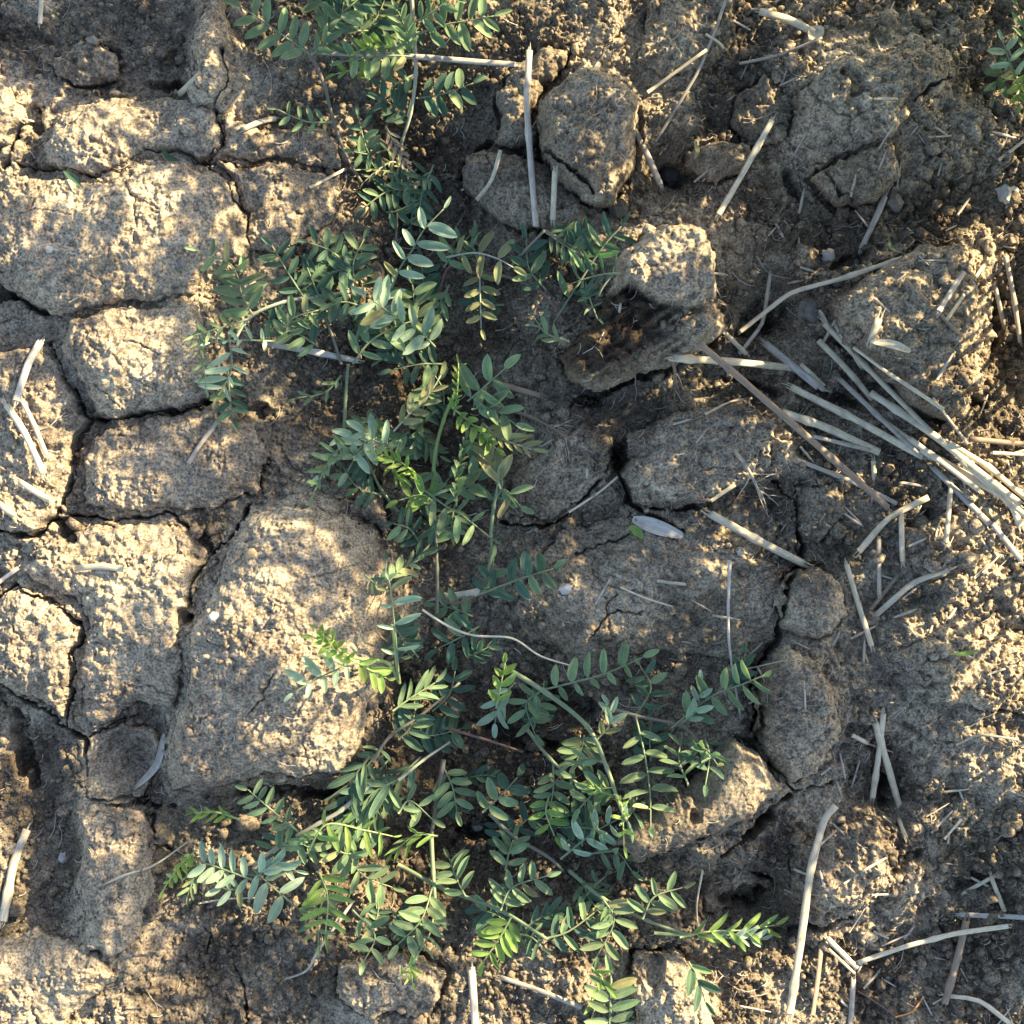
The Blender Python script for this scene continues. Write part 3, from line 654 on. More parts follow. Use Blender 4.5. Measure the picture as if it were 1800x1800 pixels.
# dry root tufts: stem > rootlet
def root_tuft(name, base, tip, nb, L, lab, col='b', spread=1.0):
    e = bpy.data.objects.new(name, None); C.objects.link(e); e['label'] = lab; e['category'] = 'root tuft'
    p3 = [Vector(p) for p in path3([base, ((base[0]+tip[0])/2+4,(base[1]+tip[1])/2-3), tip], 5, .0008)]
    e.location = p3[0]
    mb = MB(); c = catmull(p3, 6); tube(mb, c, [.0009-.0004*i/len(c) for i in range(len(c))], 6)
    o = mb.build('stem', SM[col], None, p3[0]); o.parent = e; o.location = (0,0,0)
    d = (p3[-1]-p3[0]); d.z = 0; d.normalize()
    for k in range(nb):
        t = random.uniform(.55,1); s0 = c[min(int(t*(len(c)-1)),len(c)-1)]
        a = random.uniform(-1.1,1.1)*spread; dd = Vector((d.x*math.cos(a)-d.y*math.sin(a), d.x*math.sin(a)+d.y*math.cos(a),0))
        ll = L*S*random.uniform(.5,1.1); pts = [s0]
        for j in range(1,6):
            b = a + random.uniform(-.35,.35); dd = Vector((dd.x+random.uniform(-.3,.3), dd.y+random.uniform(-.3,.3),0)).normalized()
            q = pts[-1]+dd*ll/5; q.z = max(float(zs(q.x,q.y))+.0006, s0.z-0.002*j); pts.append(q)
        mb = MB(); tube(mb, catmull(pts,3), [.00032-.00022*i/15 for i in range(16)], 4)
        o = mb.build('rootlet', SM['p' if k % 2 else col], None, p3[0]); o.parent = e; o.location = (0,0,0)
root_tuft('root_tuft', (905,722), (1000,772), 14, 70, 'dry branching root tuft right of the bright centre leaf')
root_tuft('root_tuft', (1290,790), (1340,880), 10, 60, 'faint grey root tuft on the lower part of the bluish grey clod', 'g')
root_tuft('root_tuft', (1180,625), (1185,690), 8, 45, 'short roots hanging from the lower edge of the tall broken clod', 'b', .6)

# ------------------------------------------------------------------ pebbles
def stone_mat(name, col):
    m, t, b, out = newmat(name); geo = t.nodes.new('ShaderNodeNewGeometry')
    n = noise_n(t, geo.outputs['Position'], 400, 4); c = ramp(t, n, [(.3, tuple(x*.6 for x in col)), (.65, col)])
    t.links.new(c, b.inputs['Base Color']); b.inputs['Roughness'].default_value = .7; return m
PM = {'w': stone_mat('stone_white',(.46,.42,.36)), 'g': stone_mat('stone_grey',(.20,.17,.135)), 'd': stone_mat('stone_dark',(.07,.058,.045)), 't': stone_mat('stone_tan',(.42,.30,.17))}
import bmesh
for (px,py,r,c,lab) in [(1776,336,19,'w','round white stone near the right edge'),(1578,350,17,'g','bluish grey stone at the upper end of the speckled straw'),(1466,441,13,'w','small white stone in the dark hollow right of the tall clod'),
    (1432,540,22,'g','grey stone in the shade above the straw pile'),(1190,290,24,'d','dark lump right of the grey thick straw'),(1086,368,20,'d','dark lump below the big tan clod'),(650,470,22,'d','dark round lump amid the left vetch leaves'),
    (628,355,15,'t','tan angular crumb in the upper vetch'),(993,1034,11,'w','small white stone at the tip of the dull middle leaf'),(458,972,10,'t','tan chip on the big brown slab'),(396,1078,9,'w','whitish chip on the left part of the big brown slab'),
    (838,1484,12,'w','whitish crumb in the dark gap between lower vetch leaves'),(100,1515,9,'w','small pale pebble in the dark soil at the lower left'),(1195,43,9,'t','small tan pebble near the top edge'),(305,412,11,'t','orange chip in the middle of the largest sunlit plate'),
    (110,452,7,'w','tiny white chip on the largest sunlit plate'),(1575,215,10,'t','orange tan chip above the short blunt clod'),(1490,168,10,'t','golden chip on the upper right crust plate'),(1300,972,6,'w','tiny white pebble left of the pale slanting straw'),
    (160,70,12,'g','grey pebble in the top left corner'),(330,470,10,'g','grey pebble left of the low left vetch')]:
    bm = bmesh.new(); bmesh.ops.create_icosphere(bm, subdivisions=2, radius=1); sd_ = random.random()*50
    for v in bm.verts:
        v.co *= 1+.5*mnoise.noise(v.co*1.5+Vector((sd_,0,0)))+.22*mnoise.noise(v.co*4+Vector((sd_,5,0)))
        v.co.z *= .72
    me = bpy.data.meshes.new('pebble'); bm.to_mesh(me); bm.free(); me.materials.append(PM[c])
    nm = {'w':'pebble','g':'pebble','d':'dark_lump','t':'soil_chip'}[c]
    o = bpy.data.objects.new(nm, me); C.objects.link(o); rr = r*S; x, y = P(px,py,.004); o.location = (x,y,float(zs(x,y))+rr*.3); o.scale = (rr,rr*random.uniform(.8,1),rr); o.rotation_euler[2] = random.random()*6
    o['label'] = lab; o['category'] = {'w':'stone','g':'stone','d':'soil lump','t':'chip'}[c]

# ------------------------------------------------------------------ crumbs and chaff
phi = (1+5**.5)/2
ICO = np.array([(-1,phi,0),(1,phi,0),(-1,-phi,0),(1,-phi,0),(0,-1,phi),(0,1,phi),(0,-1,-phi),(0,1,-phi),(phi,0,-1),(phi,0,1),(-phi,0,-1),(-phi,0,1)])/1.9
ICF = np.array([(0,11,5),(0,5,1),(0,1,7),(0,7,10),(0,10,11),(1,5,9),(5,11,4),(11,10,2),(10,7,6),(7,1,8),(3,9,4),(3,4,2),(3,2,6),(3,6,8),(3,8,9),(4,9,5),(2,4,11),(6,2,10),(8,6,7),(9,8,1)])
NC = 42000
cxy = rng.uniform(-.26,.26,(NC*3,2))
wgt = np.clip(.30+1.1*perlin(cxy[:,0]/.03,cxy[:,1]/.03,91)+.0,0.03,1)
ii = np.clip(np.searchsorted(AX,cxy[:,0]),0,N-1); jj = np.clip(np.searchsorted(AX,cxy[:,1]),0,N-1)
wgt += .55*DARK[jj,ii] + .35*np.clip((cxy[:,0]-.08)/.1,0,1)
wgt = np.where(clean[jj,ii] > 0, wgt*(1-clean[jj,ii])**1.5*.7, wgt + .9*moat[jj,ii])
cxy = cxy[rng.random(NC*3) < wgt*.6][:NC]; NC = len(cxy)
cr = np.clip(rng.lognormal(math.log(.00055),.62,NC),.0003,.0042)
cz = zs(cxy[:,0],cxy[:,1])+cr*.25
V = ICO[None]*(1+rng.uniform(-.35,.3,(NC,12,1)))*cr[:,None,None]*rng.uniform(.65,1.2,(NC,1,3))
ang = rng.uniform(0,6.28,NC); ca_,sa_ = np.cos(ang)[:,None],np.sin(ang)[:,None]
V = np.stack([V[:,:,0]*ca_-V[:,:,1]*sa_, V[:,:,0]*sa_+V[:,:,1]*ca_, V[:,:,2]],-1)+np.stack([cxy[:,0],cxy[:,1],cz],-1)[:,None,:]
F = (ICF[None]+np.arange(NC)[:,None,None]*12).reshape(-1,3)
def tri_obj(name, V, F, mat, lab, damp_shade=None):
    me = bpy.data.meshes.new(name); V = V.reshape(-1,3); me.vertices.add(len(V)); me.vertices.foreach_set('co', V.astype(np.float32).ravel())
    me.loops.add(len(F)*3); me.loops.foreach_set('vertex_index', F.astype(np.int32).ravel()); me.polygons.add(len(F)); me.polygons.foreach_set('loop_start', np.arange(0,len(F)*3,3,dtype=np.int32))
    if damp_shade is not None:
        a = me.attributes.new('damp_shade','FLOAT','POINT'); a.data.foreach_set('value', damp_shade.astype(np.float32))
    me.update(calc_edges=True); me.materials.append(mat); o = bpy.data.objects.new(name, me); C.objects.link(o)
    o['label'] = lab; o['category'] = 'ground litter'; o['kind'] = 'stuff'; return o
ii = np.clip(np.searchsorted(AX,cxy[:,0]),0,N-1); jj = np.clip(np.searchsorted(AX,cxy[:,1]),0,N-1)
tri_obj('soil_crumbs', V, F, SOILS, 'loose crumbs of dry soil strewn over the whole ground', np.repeat(DARK[jj,ii]*.8,12))
NL = 420
bm = bmesh.new(); bmesh.ops.create_icosphere(bm, subdivisions=3, radius=1); bv_ = np.array([v.co[:] for v in bm.verts]); bf_ = np.array([[v.index for v in f.verts] for f in bm.faces]); bm.free()
lx = rng.uniform(-.235,.235,(NL*6,2)); ii = np.clip(np.searchsorted(AX,lx[:,0]),0,N-1); jj = np.clip(np.searchsorted(AX,lx[:,1]),0,N-1)
lw = np.where(clean[jj,ii]>0,.02,.22+.5*DARK[jj,ii]+.35*rub[jj,ii]); lx = lx[rng.random(NL*6)<lw][:NL]; NL = len(lx)
LV = []; 
for k in range(NL):
    r = min(max(rng.lognormal(math.log(.0022),.38),.0013),.006); o3 = rng.uniform(0,40,3)
    v = bv_.copy(); nn = np.array([.38*mnoise.noise(Vector(a*1.25+o3))+.20*mnoise.noise(Vector(a*3.2+o3))+.09*mnoise.noise(Vector(a*8+o3)) for a in v])
    v = v*(1+nn)[:,None]*r*np.array([1,rng.uniform(.65,1),rng.uniform(.5,.8)]); an = rng.uniform(0,6.28); c_,s_ = math.cos(an),math.sin(an)
    v = np.stack([v[:,0]*c_-v[:,1]*s_, v[:,0]*s_+v[:,1]*c_, v[:,2]],-1)+np.array([lx[k,0],lx[k,1],float(zs(lx[k,0],lx[k,1]))+r*.12]); LV.append(v)
ii = np.clip(np.searchsorted(AX,lx[:,0]),0,N-1); jj = np.clip(np.searchsorted(AX,lx[:,1]),0,N-1)
lo = tri_obj('soil_rubble', np.stack(LV), (bf_[None]+np.arange(NL)[:,None,None]*len(bv_)).reshape(-1,3), SOILS, 'small broken lumps of soil lying in hollows and between clods', np.repeat(DARK[jj,ii]*.8,len(bv_)))
lo.data.polygons.foreach_set('use_smooth', np.ones(len(lo.data.polygons), dtype=bool))
# chaff fibres
mb = MB()
for k in range(5200):
    x = random.uniform(-.24,.24); y = random.uniform(-.24,.24)
    if random.random() > .30+.7*min(max((x+.02)/.12,0),1): continue
    if random.random() < .75*clean[min(np.searchsorted(AX,y),N-1),min(np.searchsorted(AX,x),N-1)]: continue
    L = random.uniform(.0012,.0055)*(2.6 if random.random()<.14 else 1); a = random.gauss(.7,.8); r = random.uniform(.00010,.00024)
    pts = []
    for j in range(4):
        q = (j/3-.5)*L; b = a+.5*q/L; xx = x+math.cos(b)*q; yy = y+math.sin(b)*q; pts.append((xx,yy,float(zs(xx,yy))+r+.0004))
    tube(mb, pts, r, 4)
for k in range(420):
    x = random.uniform(-.05,.235); y = random.uniform(-.235,.235)
    if random.random() > .12+.8*min(max((x-.06)/.1,0),1): continue
    L = random.uniform(.004,.014); a = random.gauss(-.6 if random.random()<.5 else 1.0,.5); r = random.uniform(.0003,.0007)
    pts = []
    for q in (-.5,-.17,.17,.5): xx = x+math.cos(a)*q*L; yy = y+math.sin(a)*q*L; pts.append((xx,yy,float(zs(xx,yy))))
    zm = (pts[0][2]+pts[-1][2])/2+.0008; sl_z = (pts[-1][2]-pts[0][2])*.7
    tube(mb, [(p[0],p[1],zm+sl_z*q+r) for p,q in zip(pts,(-.5,-.17,.17,.5))], [r*.8,r,r*.95,r*.5], 6, random.uniform(.35,.8))
o = mb.build('chaff', SM['g']); o['label'] = 'fine pale chaff fibres and root hairs scattered on the soil'; o['category'] = 'ground litter'; o['kind'] = 'stuff'

# ------------------------------------------------------------------ vetch
def leaf_mat(name, col, col2, pale, trans, tcol):
    m, t, b, out = newmat(name)
    uv = t.nodes.new('ShaderNodeUVMap'); sx = t.nodes.new('ShaderNodeSeparateXYZ'); t.links.new(uv.outputs[0], sx.inputs[0])
    u = sx.outputs[0]; vv = sx.outputs[1]
    au = mathn(t,'ABSOLUTE',mathn(t,'SUBTRACT',u,.5))
    geo = t.nodes.new('ShaderNodeNewGeometry'); oi = t.nodes.new('ShaderNodeObjectInfo')
    n1 = noise_n(t, geo.outputs['Position'], 260, 4)
    c = mixc(t, ramp(t, n1, [(.35,(0,0,0)),(.65,(1,1,1))]), col, col2)
    mid = mathn(t,'LESS_THAN',au,.035); edge = mathn(t,'GREATER_THAN',au,.455)
    wv = t.nodes.new('ShaderNodeTexWave'); wv.inputs['Scale'].default_value = 3.2; wv.inputs['Distortion'].default_value = .6; wv.wave_type='BANDS'; wv.bands_direction='Y'
    cb = t.nodes.new('ShaderNodeCombineXYZ'); t.links.new(mathn(t,'SUBTRACT',vv,mathn(t,'MULTIPLY',au,.7)), cb.inputs[1]); t.links.new(cb.outputs[0], wv.inputs['Vector'])
    vein = mathn(t,'MULTIPLY',mathn(t,'GREATER_THAN',wv.outputs['Fac'],.85),.16)
    c = mixc(t, vein, c, pale); c = mixc(t, mathn(t,'MULTIPLY',mid,.5), c, pale); c = mixc(t, mathn(t,'MULTIPLY',edge,.7), c, pale)
    # browned tips on some leaflets
    tip = mathn(t,'MULTIPLY',mathn(t,'GREATER_THAN',oi.outputs['Random'],.72), ramp(t, mathn(t,'ADD',vv,mathn(t,'MULTIPLY',n1,.25)), [(1.0,(0,0,0)),(1.12,(.7,.7,.7))]))
    c = mixc(t, tip, c, (.30,.21,.09))
    v = mathn(t,'ADD',mathn(t,'MULTIPLY',oi.outputs['Random'],.55),.72)
    hs = t.nodes.new('ShaderNodeHueSaturation'); t.links.new(c, hs.inputs['Color']); t.links.new(v, hs.inputs['Value'])
    t.links.new(mathn(t,'ADD',mathn(t,'MULTIPLY',mathn(t,'FRACT',mathn(t,'MULTIPLY',oi.outputs['Random'],7.3)),.035),.483), hs.inputs['Hue'])
    t.links.new(hs.outputs[0], b.inputs['Base Color']); b.inputs['Roughness'].default_value = .68
    b.inputs['Sheen Weight'].default_value = .25; b.inputs['Sheen Roughness'].default_value = .4; b.inputs['Specular IOR Level'].default_value = .25
    tr = t.nodes.new('ShaderNodeBsdfTranslucent'); t.links.new(mixc(t,1.0,hs.outputs[0],tcol,'MULTIPLY'), tr.inputs['Color'])
    mx = t.nodes.new('ShaderNodeMixShader'); mx.inputs[0].default_value = trans
    t.links.new(b.outputs[0], mx.inputs[1]); t.links.new(tr.outputs[0], mx.inputs[2]); t.links.new(mx.outputs[0], out.inputs[0])
    bp = t.nodes.new('ShaderNodeBump'); bp.inputs['Distance'].default_value = .0002; bp.inputs['Strength'].default_value = .5
    t.links.new(n1, bp.inputs['Height']); t.links.new(bp.outputs[0], b.inputs['Normal'])
    return m
LM = {'d': leaf_mat('leaf_shaded', (.040,.082,.052),(.062,.115,.066),(.16,.22,.15),.22,(1.6,2.2,.9)),  # green of shaded leaves, the shade baked into the colour
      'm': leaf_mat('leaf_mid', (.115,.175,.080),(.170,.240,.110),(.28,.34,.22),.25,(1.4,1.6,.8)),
      'p': leaf_mat('leaf_glaucous_lit', (.25,.34,.20),(.34,.43,.28),(.50,.56,.42),.25,(1.3,1.5,.8)),  # glaucous bloom, and a paler colour standing in for sunlit leaves
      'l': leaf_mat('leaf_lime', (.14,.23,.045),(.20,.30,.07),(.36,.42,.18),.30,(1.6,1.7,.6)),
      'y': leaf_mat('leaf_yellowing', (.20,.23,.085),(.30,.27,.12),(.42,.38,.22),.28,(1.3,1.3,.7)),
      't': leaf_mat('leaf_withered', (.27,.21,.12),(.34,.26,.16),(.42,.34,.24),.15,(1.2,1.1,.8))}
def stem_mat(name, a, b_):
    m, t, b, out = newmat(name); geo = t.nodes.new('ShaderNodeNewGeometry'); n = noise_n(t, geo.outputs['Position'], 90, 3)
    t.links.new(ramp(t, n, [(.35,a),(.65,b_)]), b.inputs['Base Color']); b.inputs['Roughness'].default_value = .6; b.inputs['Sheen Weight'].default_value = .2; return m
TM = {'g': stem_mat('stem_green',(.12,.17,.075),(.17,.20,.10)), 'b': stem_mat('stem_brown',(.17,.12,.085),(.12,.13,.08)), 'p': stem_mat('stem_pale',(.30,.31,.20),(.36,.34,.25)), 'r': stem_mat('stem_red',(.16,.07,.05),(.14,.10,.07)),
      'y': stem_mat('stem_lime',(.24,.32,.08),(.28,.34,.12))}
LCACHE = {}
def leaflet_mesh(mat, var, slim):
    key = (mat, var, slim)
    if key in LCACHE: return LCACHE[key]
    rr = random.Random(hash((var, slim)) & 0xffff)
    W = [.172,.118,.215][slim]*rr.uniform(.9,1.12)
    fold = rr.uniform(.25,1.05); curl = rr.uniform(-.30,.25); bend = rr.uniform(-.12,.12)
    nl, nw = 11, 5; v = []; uv = []; f = []
    for i in range(nl):
        t = i/(nl-1); y = .03+t*.97; ang = curl*t*t
        wd = W*(math.sin(math.pi*min(t*1.0,1)**.92)**.50 if 0 < t < 1 else .0)
        if i == 0: wd = .016
        if i == nl-1: wd = .006
        zc = math.sin(ang)*y*.8; yc = y*math.cos(ang)
        for k in range(nw):
            q = (k-(nw-1)/2)/((nw-1)/2)
            v.append((q*wd*math.cos(fold*.6)+bend*t*t, yc, zc+abs(q)*wd*math.sin(fold)+.012*math.sin(9*t+var)*q)); uv.append((.5+q/2, t))
    for i in range(nl-1):
        for k in range(nw-1): a = i*nw+k; f.append((a,a+1,a+nw+1,a+nw))
    # short stalk of the leaflet and its tiny point
    me = bpy.data.meshes.new('leaflet'); me.from_pydata(v,[],f); ul = me.uv_layers.new(name='UVMap')
    for l in me.loops: ul.data[l.index].uv = uv[l.vertex_index]
    me.polygons.foreach_set('use_smooth',[True]*len(me.polygons)); me.materials.append(LM[mat]); LCACHE[key] = me
    return me
def mkmat(o, y, n):
    y = y.normalized(); x = y.cross(n).normalized(); z = x.cross(y).normalized()
    return Matrix(((x.x,y.x,z.x,o.x),(x.y,y.y,z.y,o.y),(x.z,y.z,z.z,o.z),(0,0,0,1)))
TUBECOL = {'d':'g','m':'g','p':'g','l':'y','y':'p','t':'b'}
def make_leaf(root, pp, npairs, L, mat, z0=8, z1=12, style='o', side=0, slim=0):
    """style o = spread, f = folded upward, c = swept forward; side 1 = only one side large"""
    base = []
    n = len(pp)
    for i,(a,b) in enumerate(pp):
        t = i/(n-1); z = float(zs(*P(a,b,.004), pad=.004)); zz = z+(z0+(z1-z0)*t+3*math.sin(math.pi*t))*MM
        x,y = P(a,b,zz); base.append(Vector((x,y,zz)))
    # keep heights smooth
    for _ in range(2):
        for i in range(1,n-1): base[i].z = .5*base[i].z+.25*(base[i-1].z+base[i+1].z)
    c = catmull(base, 6); m = len(c)
    mb = MB(); tube(mb, c, [(.00052-.00028*i/m) for i in range(m)], 5)
    lf = mb.build('leaf', TM[TUBECOL[mat]], None, root.location)
    lf.location = (0,0,0); lf.parent = root
    roll = random.uniform(-.35,.35)
    tot = npairs*2+1; L = L*random.uniform(.80,.98)
    offs = random.uniform(.0,.5)
    for k in range(tot):
        term = (k == tot-1)
        pr = k//2; sg = 1 if k % 2 else -1
        t = .14+.83*(pr+(.18 if sg > 0 else 0))/max(npairs,1); t = min(t,.985)
        if term: t = 1.0
        fi = t*(m-1); i = min(int(fi),m-2); p = c[i].lerp(c[i+1], fi-i); tg = (c[i+1]-c[i]).normalized()
        s_ = tg.cross(Vector((0,0,1))).normalized()*sg; up = s_.cross(tg).normalized()
        if up.z < 0: up = -up
        up = (up + s_*sg*math.sin(roll)*.6).normalized()
        if style == 'o': a, ev = random.uniform(.95,1.3), random.uniform(-.1,.35)
        elif style == 'f': a, ev = random.uniform(.75,1.0), random.uniform(.75,1.15)
        else: a, ev = random.uniform(.5,.75), random.uniform(.1,.5)
        sc_ = L*S*random.uniform(.86,1.1)*(1-.28*abs(t-.45)**1.2*1.3)
        if side and sg != side: sc_ *= .62; ev += .3
        if term:
            if style != 'o' or random.random() < .5: a = .25; sc_ *= .8
            else: a = .1; sc_ *= .75
            ev = .15
        d = tg*math.cos(a)+(s_*math.cos(ev)+up*math.sin(ev))*math.sin(a)
        nrm = up*math.cos(ev)-s_*math.sin(ev)
        nrm = (nrm+Vector((random.uniform(-.25,.25),random.uniform(-.25,.25),.0))).normalized()
        mt = mat
        if mat in 'mp' and random.random() < .06: mt = 'y'
        if mat == 'd' and random.random() < .18: mt = 'm'
        o = bpy.data.objects.new('leaflet', leaflet_mesh(mt, random.randint(0,7), slim)); C.objects.link(o)
        tip = p+d*sc_; zt_ = float(zs(tip.x,tip.y))+.0008
        if tip.z < zt_: d = (Vector((tip.x,tip.y,zt_))-p).normalized()
        M = mkmat(p-root.location, d, nrm) @ Matrix.Diagonal((sc_,sc_,sc_,1))
        o.parent = lf; o.matrix_local = M
    return lf
def make_stem(root, pp, wd, z0, z1, col='g'):
    base = []; n = len(pp)
    for i,(a,b) in enumerate(pp):
        t = i/(n-1); z = float(zs(*P(a,b,.004), pad=.002))+(z0+(z1-z0)*t)*MM; x,y = P(a,b,z); base.append(Vector((x,y,z)))
    for _ in range(2):
        for i in range(1,n-1): base[i].z = .5*base[i].z+.25*(base[i-1].z+base[i+1].z)
    c = catmull(base,7); m = len(c); r = wd*S*.5; mb = MB()
    tube(mb, c, [r*(1-.35*i/m)*(1+.25*(i%7==0 and i>0)) for i in range(m)], 7)
    o = mb.build('stem', TM[col], None, root.location); o.parent = root; o.location = (0,0,0); return o

